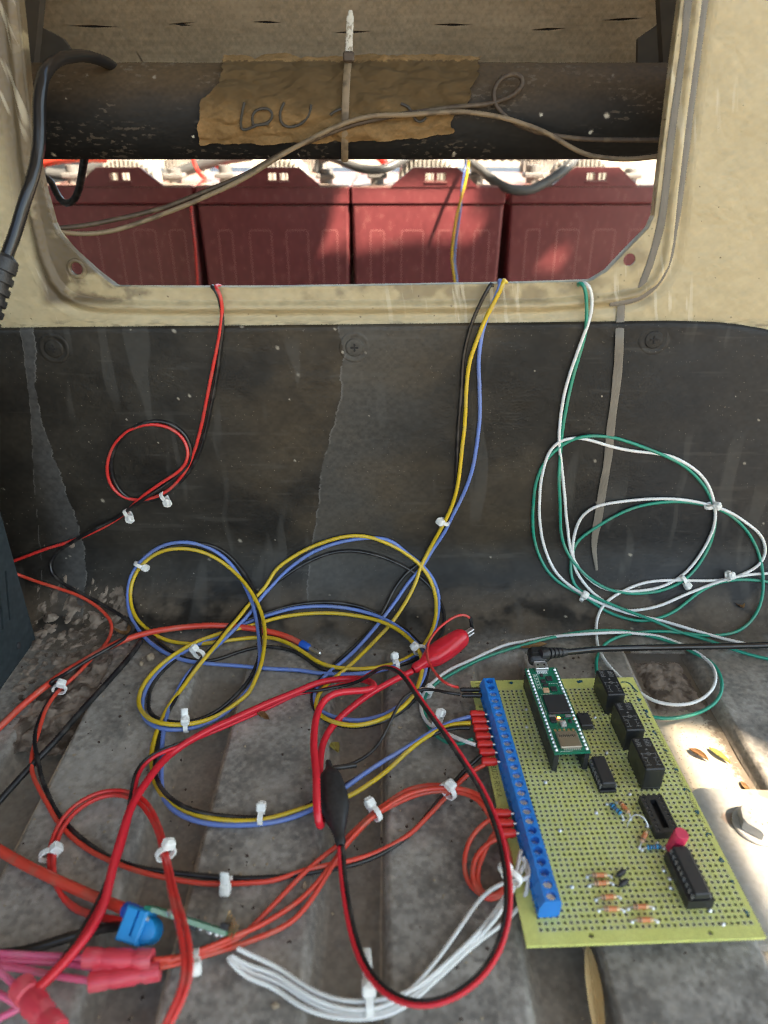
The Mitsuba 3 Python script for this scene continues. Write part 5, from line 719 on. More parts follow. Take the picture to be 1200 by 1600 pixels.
e_ = p + d / np.linalg.norm(d) * 93
add('plug_lead', sweep(spline([e_, e_ * .6 + np.array([-262, 335, 205]) * .4, (-268, 330, 190), (-270, 326, 172)], 1.6, 8), 4.2, 14), 'm_plastic_black', k_hb, smooth=True)
# crimped ends
p, d = ENDS['thick_red_upper'][2:]; crimp(k_tu, p, d, 'm_ferrule_blue', 2.6, 7.5, 9, 1.3)
p, d = ENDS['thick_red_lower'][2:]; crimp(k_tlw, p, d, 'm_ferrule_blue', 3.1, 11, 3, 1.3)
UV = lambda u, v, z=0.0: np.array([BO[0] + u * math.cos(BYAW) - v * math.sin(BYAW), BO[1] + u * math.sin(BYAW) + v * math.cos(BYAW), 8.0 + z])
BD = np.array([math.cos(BYAW), math.sin(BYAW), 0])
def tbu(v): return 11.6 - (v - 14.4) * .0268      # centre line of the terminal blocks
for k, v in ((k_b, 119.9), (k_y, 114.8), (k_k, 109.7), (k_g, 104.0), (k_w, 98.6), (k_rb, 93.2), (k_rr, 87.2), (k_s[0], 56.7), (k_s[1], 51.4), (k_s[2], 46.3)):
    crimp(k, UV(tbu(v) - 13.0, v + .4, 5.2), BD + [0, -.05, 0], 'm_ferrule', 2.15, 7.6, 3.6)
for k, v in ((k_tr, 139.2), (k_tk, 134.6)):
    add('pin_sleeve', along(lathe([(.9, -1), (1.25, 0), (1.25, 9.5), (.8, 10)], 14), UV(tbu(v) - 15.0, v + .6, 5.0), BD + [0, -.05, 0]), 'm_black', k)
    add('pin', along(lathe([(.4, 9.8), (.4, 13)], 8), UV(tbu(v) - 15.0, v + .6, 5.0), BD + [0, -.05, 0]), 'm_tin', k)

# zip ties
tie_head = shape(cat_(box(-2.6, 2.6, -2.3, 2.3, 0, 4.4, .7), box(-1.5, 1.5, -1.0, 1.0, 4.35, 4.9, .2)), 'm_nylon', 30)
def zip_tie(src, label, rb=2.6, side=1, lift=.35, tail=0, big=1.0):
    big *= .94
    p, t = np.array(TIES[src][0]), np.array(TIES[src][1])
    up = np.array([0, -1., 0]) if (p[1] > 385 and p[2] > 22) else np.array([0, 0, 1.])
    s_ = np.cross(t, up); s_ /= np.linalg.norm(s_); up = np.cross(s_, t)
    k = thing('zip_tie', label, 'zip tie', 'white zip ties on the wires')
    a_ = np.linspace(0, 2 * np.pi, 22, endpoint=False)
    w_ = 1.25 * big
    ringv = []
    for rr, hh in ((rb, -w_), (rb + .7, -w_), (rb + .7, w_), (rb, w_)):
        ringv.append(p + np.cos(a_)[:, None] * s_ * rr * 1.25 + np.sin(a_)[:, None] * up * rr + t * hh)
    V = np.array(ringv + ringv[:1]); V = np.concatenate([V, V[:, :1]], 1)
    add('strap', gridmesh(V), 'm_nylon', k, smooth=30)
    hd = side * s_ * (1 - lift) + up * lift; hd /= np.linalg.norm(hd)
    Rm = np.c_[np.cross(hd, t), t, hd] * big
    put('head', tie_head, k, mat4(Rm, p + hd * (rb * .95)))
    if tail:
        q = p + hd * (rb + 2); e = np.cross(hd, t); e = e if e[1] > 0 else -e
        P_ = spline([q, q + e * tail * .4 + up * 3, q + e * tail + up * 5], 1.5)
        add('tail', sweep(P_, 1, 8, (np.full(len(P_), 1.9), np.full(len(P_), .5), up)), 'm_nylon', k, smooth=True)
Z = [('pair_loop', 'white zip tie on the red and black loop on the wall, upper one', 2.4, 1, .4), ('pair_low', 'white zip tie on the red and black wires just below the wall loop', 2.2, 1, .5),
     ('loop_left', 'thin zip tie on the left side of the upper yellow and blue loop', 2.4, 1, .2), ('drop', 'white zip tie on the yellow and blue wires hanging on the wall', 2.4, -1, .5),
     ('left_bundle', 'white zip tie on the red wires over the soil at the left', 2.6, 1, .7), ('diag', 'white zip tie where yellow and black wires cross inside the left coil', 2.5, -1, .5),
     ('lower_loop', 'white zip tie at the bottom of the left yellow coil', 2.6, 1, .9, 3), ('clip_side', 'white zip tie beside the red clip boot', 2.8, 1, .5),
     ('under_lead', 'white zip tie half hidden under the twin test lead', 2.6, -1, .5), ('green_bend', 'white zip tie on the green and white wires, left of the board corner', 2.6, 1, .6),
     ('green_knee', 'white zip tie on the wires behind the twin test lead, left of the red sleeves', 2.8, -1, .6), ('bottom_loop', 'white zip tie on the black, yellow and blue wires of the lowest loop', 2.6, -1, .6),
     ('red_mid', 'white zip tie on the three red wires right of the black clip', 2.9, -1, .4, 4), ('red_right', 'white zip tie where the red wires meet the black wire, left of the board', 3.2, 1, .8),
     ('red_loop_right', 'white zip tie on the right side of the red loop', 2.8, -1, .7), ('red_loop_left', 'white zip tie on the left side of the red loop', 2.6, -1, .4),
     ('red_black_floor', 'white zip tie on the long red and black pair crossing the floor', 2.5, 1, .4, 3.5), ('right_upper', 'white zip tie high on the right green and white coil', 2.4, -1, .5),
     ('right_left', 'white zip tie at the lower left of the green and white coil', 2.4, 1, .6), ('right_low', 'faint zip tie at the bottom of the round green and white loop', 2.4, 1, .5),
     ('right_end', 'white zip tie on the green and white wires at the right edge', 2.4, -1, .6), ('red_butt', 'white zip tie on the red wires beside the red connectors', 3.0, 1, .4), ('white_term', 'white zip tie bundling the white wires at the board edge', 2.8, -1, .5)]
for z_ in Z: zip_tie(*z_)
zip_tie('white_bottom', 'large white zip tie with a long tail on the white wires at the bottom', 3.2, -1, .7, 17, 1.15)

# ------------------------------------------------------------------ clips
def boot(p, q, secs, n=24, up=(0, 0, 1)):
    """lofted elliptical sections [(t, half width, half height)] from p to q"""
    p, q = np.array(p, float), np.array(q, float); F = frame(q - p, up); L = np.linalg.norm(q - p); a_ = np.linspace(0, 2 * np.pi, n + 1)
    secs = np.array(secs); t = np.linspace(0, 1, 40); w_ = np.interp(t, secs[:, 0], secs[:, 1]); h_ = np.interp(t, secs[:, 0], secs[:, 2])
    for _ in range(2): w_[1:-1] = (w_[:-2] + 2 * w_[1:-1] + w_[2:]) / 4; h_[1:-1] = (h_[:-2] + 2 * h_[1:-1] + h_[2:]) / 4
    sq = lambda c: np.sign(c) * np.abs(c) ** .85
    V = p + F[:, 2] * (t * L)[:, None, None] + F[:, 0] * (w_[:, None] * sq(np.cos(a_)))[..., None] + F[:, 1] * (h_[:, None] * sq(np.sin(a_)))[..., None]
    return gridmesh(V, True)
rc = thing('red_clip', 'red insulated crocodile clip pointing to the upper right', 'clip')
pr0, pr1 = np.array([17.0, 333, 7]), np.array([49.5, 358.5, 12.5]); dd = pr1 - pr0
add('boot', boot(pr0, pr1, [(0, 1.9, 1.9), (.02, 3.0, 3.0), (.16, 3.0, 3.0), (.19, 2.6, 2.6), (.24, 4.2, 4.0), (.38, 6.8, 5.6), (.6, 7.2, 6.2), (.85, 6.0, 6.2), (.97, 5.0, 5.6), (1, 3.8, 4.4)]), 'm_red_bright', rc, smooth=True)
Fm = frame(dd); jaw = cat_(*[tr(box(-1.6, 1.6, -.5, .5, 0, 9, .3), 0, o, 0) for o in (1.5, -1.3)], *[box(-1.4, 1.4, -.9, .9, 2 + 1.5 * i, 2.6 + 1.5 * i) for i in range(4)])
add('jaws', xf(jaw, mat4(Fm, pr1 - dd / np.linalg.norm(dd) * 2)), 'm_tin', rc)
p, d = ENDS['thin_red'][:2]; add('pin_sleeve', rod(p + [0, 0, 1], p + [1.5, -1.5, -8], 1.1, 12), 'm_black', k_tr)
bc = thing('black_clip', 'black insulated crocodile clip lying beside the bright red lead', 'clip')
q0, q1 = np.array([-18.8, 213, 9.0]), np.array([-27.5, 259, 11])
add('boot', boot(q0, q1, [(0, 1.5, 1.5), (.02, 2.3, 2.4), (.14, 2.6, 2.6), (.28, 4.8, 4.2), (.45, 6.9, 5.2), (.55, 6.8, 5.4), (.78, 5.4, 5.0), (.84, 5.0, 4.6), (.87, 2.2, 3.0), (1, 1.3, 1.9)]), 'm_plastic_black', bc, smooth=True)
p, d = ENDS['thin_black'][:2]; add('pin_sleeve', rod(p, p - d / np.linalg.norm(d) * -0.1 + (ENDS['thin_black'][0] - p) + np.array([11.5, 2.0, 0]), 1.3, 12), 'm_black', k_tk)

# ------------------------------------------------------------------ connectors and current sensor at the lower left
def butt(p, q, r, label):
    k = thing('butt_connector', label, 'connector', 'red crimp connectors'); p, q = np.array(p, float), np.array(q, float); L = np.linalg.norm(q - p)
    prof = [(r * .55, .8), (r * .8, .4), (r * .97, 0), (r, .5), (r, L * .22), (r * .86, L * .25), (r * .86, L * .31), (r, L * .36), (r * .97, L * .5), (r, L * .66), (r * .9, L * .69), (r * .9, L * .74), (r, L * .78), (r, L - .5), (r * .97, L), (r * .8, L - .3), (r * .55, L - .8)]
    add('sleeve', along(lathe(prof, 24), p, q - p), 'm_connector', k)
    m_ = p + (q - p) * .42; add('inspection_ridge', along(box(-r * 1.03, r * 1.03, -1.0, 1.0, -1.6, 1.6, .4), m_, q - p), 'm_connector', k)
E2 = lambda x, y, z: None
butt(*CON['a'], 3.6, 'upper red crimp connector at the lower left')
butt(*CON['b'], 3.3, 'red crimp connector half hidden between the other two at the lower left')
butt(*CON['c'], 3.5, 'lower red crimp connector at the lower left')
butt(*CON['d'], 4.6, 'big red crimp connector in the bottom left corner')
sn = thing('sensor_module', 'small green circuit module with a bright blue terminal block, standing on edge', 'circuit module')
s0, s1 = np.array(CON['pcb0']), np.array(CON['pcb1']); ax = s1 - s0; L = np.linalg.norm(ax); ax /= L
nz = np.array([0, -.55, .835]); side = np.cross(nz, ax); side /= np.linalg.norm(side); nz = np.cross(ax, side)
SM = lambda o=(0, 0, 0): mat4(np.c_[ax, side, nz], s0 + np.array(o))
# local axes: x along the board, z up the board's face, y across its thickness (negative = towards the camera side)
add('board', xf(box(0, L, -.8, .8, -13, 0, .15), SM()), 'm_mc', sn, smooth=False)
blk = m3.Manifold.hull(m3.Manifold.cube((9, 12.2, 11.2)).translate((-6.5, -13, -11)) + m3.Manifold.cube((7.6, 10.8, 12)).translate((-5.8, -12.3, -11)))
blk = blk - m3.Manifold.cube((1.1, 9, 3)).translate((-1.6, -10.5, -1)) - m3.Manifold.cube((9, 1.2, 1.0)).translate((-7, -13.6, -4)) - m3.Manifold.cube((9, 1.2, 1.0)).translate((-7, -13.6, -7))
add('terminal_block', xf(mesh_m(blk).apply_scale(1000), SM()), 'm_block', sn, smooth=30)
add('terminal_dome', xf(lathe([(5.1, -11), (5.1, -3.6), (4.6, -2.6), (3.2, -1.9), (.01, -1.8)], 28), SM() @ mat4(None, (2.2, -7.6, 0))), 'm_block', sn)
add('board_edge', xf(box(3, L, -.85, .85, -.25, .15, .05), SM()), 'm_mc_edge', sn, smooth=False)
bits = cat_(*[tr(trimesh.creation.icosphere(2, r_), x_, -1.4, z_) for x_, z_, r_ in ((L - 4, -3, 1.0), (L - 6.5, -2.2, .9), (L - 8, -5, 1.0), (L - 3, -6.5, 1.1), (L - 11, -4, .8), (L - 12, -8, .9), (L - 5, -9, 1.2), (L - 16, -7, .7), (L - 2, -10, .9))])
add('solder', xf(bits, SM()), 'm_tin', sn, kind='stuff')
add('chip', xf(box(L - 19, L - 13, -2.6, -.8, -6, -2.5, .2), SM()), 'm_chip', sn)
for b0, b1 in CON['pins']: add('header_pin', rod(b0, b1, .36, 8), 'm_gold', sn)
add('header', xf(box(L - 3, L, .8, 3.2, -11.5, .2, .2), SM()), 'm_plastic_black', sn)
add('post', rod(s0 + ax * 11 + nz * .5, s0 + ax * 11 + nz * 4 + [.6, 2, 0], .8, 10), 'm_tin', sn)

# ------------------------------------------------------------------ the circuit board
PCB = thing('circuit_board', 'yellow green perforated circuit board carrying blue terminals and black parts', 'circuit board')
BM = mat4(rotz(math.degrees(BYAW)), (BO[0], BO[1], 8.0))
NU, NV, U0, V0, PT, TH = 34, 55, 6.9, 6.0, 2.54, 1.6
a_ = np.arange(12) * 2 * np.pi / 12 + np.pi / 12
cir = np.stack([np.cos(a_), np.sin(a_)], -1) * .62
sqr = np.stack([np.cos(a_), np.sin(a_)], -1); sqr = sqr / np.abs(sqr).max(1, keepdims=True) * PT / 2
sqr[np.abs(np.abs(sqr[:, 0]) - np.abs(sqr[:, 1])) < 1e-6] = 0 if False else sqr[np.abs(np.abs(sqr[:, 0]) - np.abs(sqr[:, 1])) < 1e-6]
a8 = np.arange(8) * np.pi / 4; cir = np.stack([np.cos(a8), np.sin(a8)], -1) * .64
sqr = np.array([(1, 0), (1, 1), (0, 1), (-1, 1), (-1, 0), (-1, -1), (0, -1), (1, -1)], float) * PT / 2
cv, cf = [], []
for ring_, z in ((sqr, 0), (cir, 0), (cir, -TH), (sqr, -TH)): cv += [(p[0], p[1], z) for p in ring_]
for r_ in range(3):
    for j in range(8):
        q = [r_ * 8 + j, r_ * 8 + (j + 1) % 8, (r_ + 1) * 8 + (j + 1) % 8, (r_ + 1) * 8 + j]; cf += [[q[0], q[1], q[2]], [q[0], q[2], q[3]]]
cell = trimesh.Trimesh(cv, cf, process=False)
cc = np.array([(U0 + PT * i, V0 + PT * j, 0) for i in range(NU) for j in range(NV)])
VV = (np.array(cell.vertices)[None] + cc[:, None]).reshape(-1, 3); FF = (np.array(cell.faces)[None] + (np.arange(len(cc)) * len(cell.vertices))[:, None, None]).reshape(-1, 3)
grid = trimesh.Trimesh(VV, FF, process=False)
gridbox = sbox(U0 - PT / 2, V0 - PT / 2, U0 + PT * (NU - .5), V0 + PT * (NV - .5))
mh = [(.6 + 1.9, 131.4, 1.1), (26.0, 3.2, 1.1), (73.0, 2.6, 1.1), (22.1, 150.2, 1.0), (62.5, 149.7, 1.0), (2.6, 150.3, .6), (4.6, 150.2, .6), (2.8, 147.2, .7)]
border = sbox(0, 0, 94, 152.4).difference(gridbox).difference(unary_union([Point(x, y).buffer(r_, 6) for x, y, r_ in mh]))
add('board', xf(cat_(grid, extr(border, TH, -TH)), BM), 'm_board', PCB, smooth=False)
def lett(text, h, u, v, deg): return xf(meshkit.text_mesh(text, h, .06), BM @ mat4(rotz(deg), (u, v, .02)))
add('lettering', lett('N8015 REV A', 2.5, 1.1, 92.5, -90), 'm_print', PCB, smooth=False)
add('lettering', lett('VECTOR ELECTRONICS TECHNOLOGY, INC.', 2.3, 90.6, 111.5, -90), 'm_print', PCB, smooth=False)
rk = np.random.default_rng(5); ink = []
for u_, v_ in ((91.4, 133.4), (91.3, 124.7), (91.2, 121.0), (91.0, 108.7), (91.4, 96.5), (91.5, 83.5), (91.7, 71.2), (91.7, 59), (92, 46.5), (92, 34.3), (92, 23.2), (91.8, 10.1)):
    P_ = [(u_ + rk.uniform(-1.7, 1.5), v_ + rk.uniform(-1.5, 1.5), .12) for _ in range(7)]; ink.append(sweep(spline(P_, .5), 1, 6, (np.full(len(spline(P_, .5)), .36), np.full(len(spline(P_, .5)), .08), np.array([0, 0, 1.]))))
P_ = spline([(85.5, 148.2, .12), (88.5, 148.4, .12), (90.5, 146.5, .12), (91.2, 142.5, .12), (92.4, 140, .12)], .5); ink.append(sweep(P_, 1, 6, (np.full(len(P_), .4), np.full(len(P_), .08), np.array([0, 0, 1.]))))
for u_, v_ in ((61.5, 149.4), (63, 149.8), (23, 150)): ink.append(xf(trimesh.creation.cylinder(1.0, .16, sections=14), mat4(None, (u_, v_, .1))))
add('ink_marks', xf(cat_(*ink), BM), 'm_ink', PCB, smooth=False, kind='stuff', label='blue green pen marks along the right edge')
bl_ = []
for u_, v_ in ((27.1, 128.3), (24.5, 115.2), (25.8, 78.4), (25.9, 51.1), (24.0, 23.7), (79.4, 5.7), (76.7, 11.5), (61, 96), (62.5, 121), (64, 70), (66, 52), (65, 30), (66, 26), (64.8, 22), (67, 43), (45, 60), (35, 92)): bl_.append(xf(lathe([(1.0, 0), (.9, .35), (.5, .75), (.01, .85)], 12), mat4(None, (u_, v_, .01))))
add('solder_blobs', xf(cat_(*bl_), BM), 'm_tin', PCB, kind='stuff')
# terminal blocks: 13 two way modules
prof = Polygon([(-4.9, 0), (-4.9, 5.8), (-3.0, 10), (3.1, 10), (3.9, 8.2), (3.9, 0)])
body = m3.CrossSection([list(prof.exterior.coords)[:0:-1]]).extrude(10.0).rotate((90, 0, 0)).translate((0, 5.0, 0))
for s_ in (-2.54, 2.54):
    body = body - m3.Manifold.cylinder(7, 2.0, 2.0, 22).translate((0, s_, 5)) - m3.Manifold.cube((6, 3.1, 3.6), True).translate((-4.4, s_, 3.2)) - m3.Manifold.cube((1.6, .7, 6)).translate((-5.2, s_ + 1.95, 1))
body = body - m3.Manifold.cube((.5, .6, 3), True).translate((0, 0, 10)) - m3.Manifold.cube((.7, .5, 9)).translate((-3.9, 4.7, 2)) - m3.Manifold.cube((1.4, .6, 4)).translate((2.8, -5.2, 0))
bodyp = shape(body, 'm_terminal', 25)
scrw = m3.Manifold.cylinder(1.4, 1.75, 1.75, 20) - m3.Manifold.cube((.55, 4, .8), True).translate((0, 0, 1.2)); scrwp = shape(scrw, 'm_tin', 30)
pinp = shape(box(-.5, .5, -.5, .5, -3.4, .2), 'm_tin', False)
rs = np.random.default_rng(11)
for i in range(13):
    v_ = 11.0 + 10.16 * i + 5.08; k = fresh(PCB + '__terminal_block')
    scene[k] = {**bodyp, 'to_world': T4(((lambda M: (M.__setitem__((slice(0, 3), 3), M[:3, 3] * .001), M)[1])(BM @ mat4(rotz(1.5), (tbu(v_), v_, .05)))).tolist())}
    for s_ in (-2.54, 2.54):
        idx = i * 2 + (s_ > 0); deep = 3.2 if idx in (2, 3, 4, 5, 6, 24, 25, 1) and idx > 1 else 1.4
        put('screw', scrwp, k, BM @ mat4(rotz(rs.uniform(-80, 80)), (tbu(v_ + s_), v_ + s_, 8.9 - deep)))
# relays
def relay(u_, v_, deg=0):
    k = fresh(PCB + '__relay'); M = BM @ mat4(rotz(deg), (u_, v_, 0))
    scene[k] = shape(xf(box(-4.8, 4.8, -10.1, 10.1, 1.2, 13.8, .5), M), 'm_relay', 30)
    add('base', xf(box(-4.5, 4.5, -9.8, 9.8, .1, 1.25, .1), M), 'm_plastic_black', k, smooth=False)
    pr_ = []
    for i in range(5): pr_.append(box(-3.6, -1.2 - .5 * (i % 2), 8.6 - 1.0 * i - .3, 8.6 - 1.0 * i, 13.8, 13.83))
    for i in range(5): pr_.append(box(.8, 3.2 + .4 * (i % 2), 8.6 - 1.0 * i - .3, 8.6 - 1.0 * i, 13.8, 13.83))
    for x0, x1, y0, y1 in ((-3.6, 3.6, -.7, -.5), (-3.4, -3.2, -2.4, 0), (3.2, 3.4, -2.4, 0), (-2.2, -2.0, -7.4, -3.2), (2.0, 2.2, -7.4, -3.2), (-3.8, -1.0, -7.6, -7.4), (1.0, 3.8, -7.6, -7.4), (-3.6, -1.2, -3.2, -3.0), (1.2, 3.6, -3.2, -3.0), (-3.4, -2.6, -5.6, -5.4), (2.6, 3.4, -5.6, -5.4)): pr_.append(box(x0, x1, y0, y1, 13.8, 13.83))
    ringp = Point(0, -.6).buffer(1.0).difference(Point(0, -.6).buffer(.75)); pr_.append(extr(ringp, .03, 13.8)); pr_.append(extr(Point(0, 2.2).buffer(.5), .03, 13.8))
    add('printing', xf(cat_(*pr_), M), 'm_relay_print', k, smooth=False)
for u_, v_ in ((72.9, 133.2), (74.3, 107.4), (74.9, 82.2)): relay(u_, v_, 1.0)
# chips
def leg(side, L=3.6):
    return cat_(box(side * 3.2 - .2, side * 3.2 + .2, -.7, .7, .9, 1.35) if 0 else box(min(side * 3.1, side * 3.9), max(side * 3.1, side * 3.9), -.7, .7, 2.5, 2.85), box(min(side * 3.65, side * 3.95), max(side * 3.65, side * 3.95), -.7, .7, .9, 2.8), box(min(side * 3.68, side * 3.92), max(side * 3.68, side * 3.92), -.28, .28, -1.5, 1.0))
legp = {s_: shape(leg(s_), 'm_chip', False) for s_ in (-1, 1)}; legt = {s_: shape(leg(s_), 'm_lead', False) for s_ in (-1, 1)}
def dip(u_, v_, n, z, deg, name='chip', tin=False, socket=False):
    k = fresh(f'{PCB}__{name}'); M = BM @ mat4(rotz(deg), (u_, v_, 0)); L = n * 2.54
    scene[k] = shape(xf(box(-3.2, 3.2, -L / 2 + .3, L / 2 - .3, z + 1.2, z + 4.6, .45), M), 'm_chip', 25)
    add('notch', xf(extr(Point(0, L / 2 - 1.6).buffer(.7), .05, z + 4.58), M), 'm_dark', k, smooth=False)
    for s_ in (-1, 1):
        for i in range(n): put('leg', (legt if tin else legp)[s_], k, M @ mat4(None, (0, (i - (n - 1) / 2) * 2.54, z)))
    if socket:
        so = sbox(-5.4, -L / 2, 5.4, L / 2).difference(sbox(-2.2, -L / 2 + 2, 2.2, L / 2 - 2))
        add('socket', xf(extr(so, z + .6, .1), M), 'm_plastic_black', k, smooth=False)
    return k
dip(53.6, 79.8, 7, 1.8, 1.5, tin=True); add('socket', xf(box(-4.2, 4.2, -9, 9, .1, 1.7, .2), BM @ mat4(rotz(1.5), (53.6, 79.8, 0))), 'm_plastic_black', PCB, smooth=False)
dip(54.8, 115.3, 4, .2, 1.5, tin=True)
dip(72.5, 23.8, 9, 4.2, 1.5, tin=True, socket=True)
M = BM @ mat4(rotz(1.5), (71.8, 55.3, 0)); sk = fresh(PCB + '__empty_socket')
so = sbox(-5.3, -10.2, 5.3, 10.2).difference(sbox(-1.5, -7.8, 1.5, 7.6))
for s_ in (-1, 1):
    for i in range(8): so = so.difference(sbox(s_ * 3.8 - .55, (i - 3.5) * 2.45 - .6, s_ * 3.8 + .55, (i - 3.5) * 2.45 + .6))
scene[sk] = shape(xf(extr(so, 4.2, .1), M), 'm_plastic_black', False)
add('base', xf(box(-1.6, 1.6, -7.9, 7.7, .1, 1.2), M), 'm_dark', sk, smooth=False)
ct = [box(s_ * 3.8 - .5, s_ * 3.8 + .5, (i - 3.5) * 2.45 - .5, (i - 3.5) * 2.45 + .5, 1.0, 3.7) for s_ in (-1, 1) for i in range(8)]
add('contacts', xf(cat_(*ct), M), 'm_lead', sk, smooth=False, kind='stuff')
# electrolytic capacitor
ck = fresh(PCB + '__capacitor'); cb0, cdir = UV(72.4, 39.3, .8), np.array([.16, -.05, 1.0])
scene[ck] = shape(along(lathe([(3.0, 0), (3.15, .3), (3.15, 1.2), (2.95, 1.6), (3.15, 2.0), (3.15, 10.6), (2.8, 11.1), (2.55, 11.1)], 28), cb0, cdir), 'm_cap_red', 35)
add('top', along(lathe([(2.5, 10.9), (2.5, 11.0), (.01, 11.0)], 28), cb0, cdir), 'm_tin', ck)
# resistors
def resistor(u_, v_, deg, body, bands, z=1.35, span=10.0, tilt=0):
    k = fresh(PCB + '__resistor'); M = BM @ mat4(rotz(deg), (u_, v_, z)) @ mat4(np.array([[0, 0, 1], [0, 1, 0], [-1, 0, 0.]]))
    pf = np.array([(.5, -3.2), (1.05, -2.9), (1.15, -2.3), (1.0, -1.6), (.95, 0), (1.0, 1.6), (1.15, 2.3), (1.05, 2.9), (.5, 3.2)])
    scene[k] = shape(xf(lathe(pf, 16), M), body, 40)
    for t_, m_ in bands: add('band', xf(lathe([(np.interp(t_, pf[:, 1], pf[:, 0]) + .05, t_ - .33), (np.interp(t_, pf[:, 1], pf[:, 0]) + .05, t_ + .33)], 16), M), m_, k)
    h_ = span / 2; P_ = np.array([(-h_, 0, -z - .5), (-h_, 0, -z + .5), (-h_ + .5, 0, -.2), (-3, 0, 0), (3, 0, 0), (h_ - .5, 0, -.2), (h_, 0, -z + .5), (h_, 0, -z - .5)])
    Mw = BM @ mat4(rotz(deg), (u_, v_, z))
    C_ = spline(trimesh.transform_points(P_, Mw), .6)
    add('lead', cat_(sweep(C_, .33, 8), *[xf(lathe([(.95, 0), (.85, .4), (.4, .9)], 10), BM @ mat4(None, (u_ + s_ * h_ * math.cos(math.radians(deg)), v_ + s_ * h_ * math.sin(math.radians(deg)), 0))) for s_ in (-1, 1)]), 'm_tin', k)
ORB = [(-2.2, 'm_band_brown'), (-.9, 'm_band_orange'), (.2, 'm_band_orange'), (1.2, 'm_band_orange'), (2.3, 'm_gold')]
for u_, v_ in ((36.6, 27.7), (36.3, 24.1), (37.3, 17.9), (37.0, 12.8), (49.1, 13.3), (48.8, 7.8)): resistor(u_, v_, rs.uniform(-4, 4), 'm_res_tan', ORB)
BLB = [(-2.2, 'm_chip'), (-.8, 'm_chip'), (.4, 'm_band_brown'), (2.2, 'm_chip')]
resistor(53.9, 60.3, -62, 'm_res_blue', BLB, 2.0); resistor(64.3, 40.2, 2, 'm_res_blue', BLB, 1.5)
resistor(57.9, 60.6, -70, 'm_res_tan', ORB, 2.4); resistor(61.6, 45.0, 52, 'm_res_tan', ORB, 2.0)
for u_, v_ in ((45.9, 28.4), (45.5, 23.9)): add('jumper_bead', xf(along(lathe([(.35, -3.2), (.5, -2.2), (1.15, -1.6), (1.2, 0), (1.15, 1.6), (.5, 2.2), (.35, 3.2)], 14), (0, 0, 0), (1, .55, 0)), BM @ mat4(None, (u_, v_, 1.2))), 'm_plastic_black', PCB)
ww = spline(trimesh.transform_points(np.array([(56.5, 51.5, 0), (57, 52.5, 3), (60, 53.5, 6.5), (63.5, 51.5, 6.0), (64.6, 48.5, 3.5)]), BM), .7); add('lead_wire', sweep(ww, .3, 8), 'm_tin', PCB, smooth=True)
# ------------------------------------------------------------------ the microcontroller plugged into the board
MC = thing('microcontroller', 'green microcontroller board plugged in on tall black headers, orange light on', 'circuit module')
MM = BM @ mat4(rotz(1.3), (29.0, 147.3, 0)); MZ = 11.3       # local: x to the right 0..17.8, y 0..-62.5
mx = lambda m_: xf(m_, MM)
outl = sbox(0, -62.6, 17.8, 0)
add('board', mx(extr(outl, 1.2, MZ)), 'm_mc', MC, smooth=False)
for x_ in (1.35, 16.45): add('header', mx(cat_(box(x_ - 1.27, x_ + 1.27, -62.2, -.4, .1, 8.6, .1), box(x_ - 1.2, x_ + 1.2, -62.2, -.4, 8.7, MZ - .05, .1))), 'm_plastic_black', MC, smooth=False)
pins = []
for x_ in (1.35, 16.45):
    for i in range(24): pins.append(xf(lathe([(.95, 0), (.8, .25), (.36, .9), (.33, 1.5), (.1, 1.6)], 8), mat4(None, (x_, -2.1 - 2.54 * i, MZ + 1.2))))
add('header_pins', mx(cat_(*pins)), 'm_tin', MC, kind='stuff')
T0 = MZ + 1.2
def part(name, x0, x1, y0, y1, h, mat, b=.12): return add(name, mx(box(x0, x1, y0, y1, T0 + .02, T0 + h, b)), mat, MC, smooth=25)
ck_ = part('processor', 4.1, 15.6, -36.6, -23.2, 1.3, 'm_chip')
for a0, a1, b0, b1, h in ((7.0, 8.6, -7.6, -5.4, .8), (9.6, 12.8, -11.2, -8.0, .9), (6.2, 8.8, -12.6, -10.2, .8), (6.6, 9.4, -15.4, -13.8, .9), (10.0, 13.2, -19.6, -16.4, .9), (3.6, 6.6, -42.6, -39.0, .9), (12.6, 14.2, -43.5, -41.0, .8)): part('small_chip', a0, a1, b0, b1, h, 'm_chip')
part('tantalum', 5.6, 8.6, -20.6, -17.6, 1.3, 'm_res_tan'); part('crystal', 3.6, 7.0, -39.0, -37.4, .8, 'm_lead'); part('crystal', 12.0, 15.0, -39.2, -37.6, .8, 'm_lead')
part('reset_button', 8.0, 10.8, -46.0, -42.4, 1.4, 'm_cap'); add('button_cap', mx(xf(lathe([(1.0, 0), (1.0, .6), (.7, .9), (.01, .9)], 16), mat4(None, (9.4, -44.2, T0 + 1.4)))), 'm_cap', MC)
part('orange_led', 7.4, 9.0, -40.4, -39.2, .7, 'm_cap')
lk = add('led_glow', mx(box(7.55, 8.85, -40.25, -39.35, T0 + .72, T0 + .95, .1)), 'm_cap', MC)
scene[lk]['emitter'] = {'type': 'area', 'radiance': rgb(4.0, .75, .06)}
part('resistor_chip', 10.0, 11.2, -39.6, -38.9, .5, 'm_chip', .05); part('resistor_chip', 6.0, 7.2, -40.6, -40.0, .5, 'm_band_orange', .05); part('resistor_chip', 10.2, 11.6, -41.2, -40.6, .5, 'm_chip', .05)
sd = part('memory_card_slot', 3.6, 14.2, -60.4, -49.6, 1.5, 'm_sdcard', .3)
add('contact_slots', mx(cat_(*[box(4.6 + .95 * i, 5.1 + .95 * i, -53.6 - .35 * (i % 2), -52.4, T0 + 1.5, T0 + 1.56) for i in range(9)])), 'm_dark', sd, smooth=False)
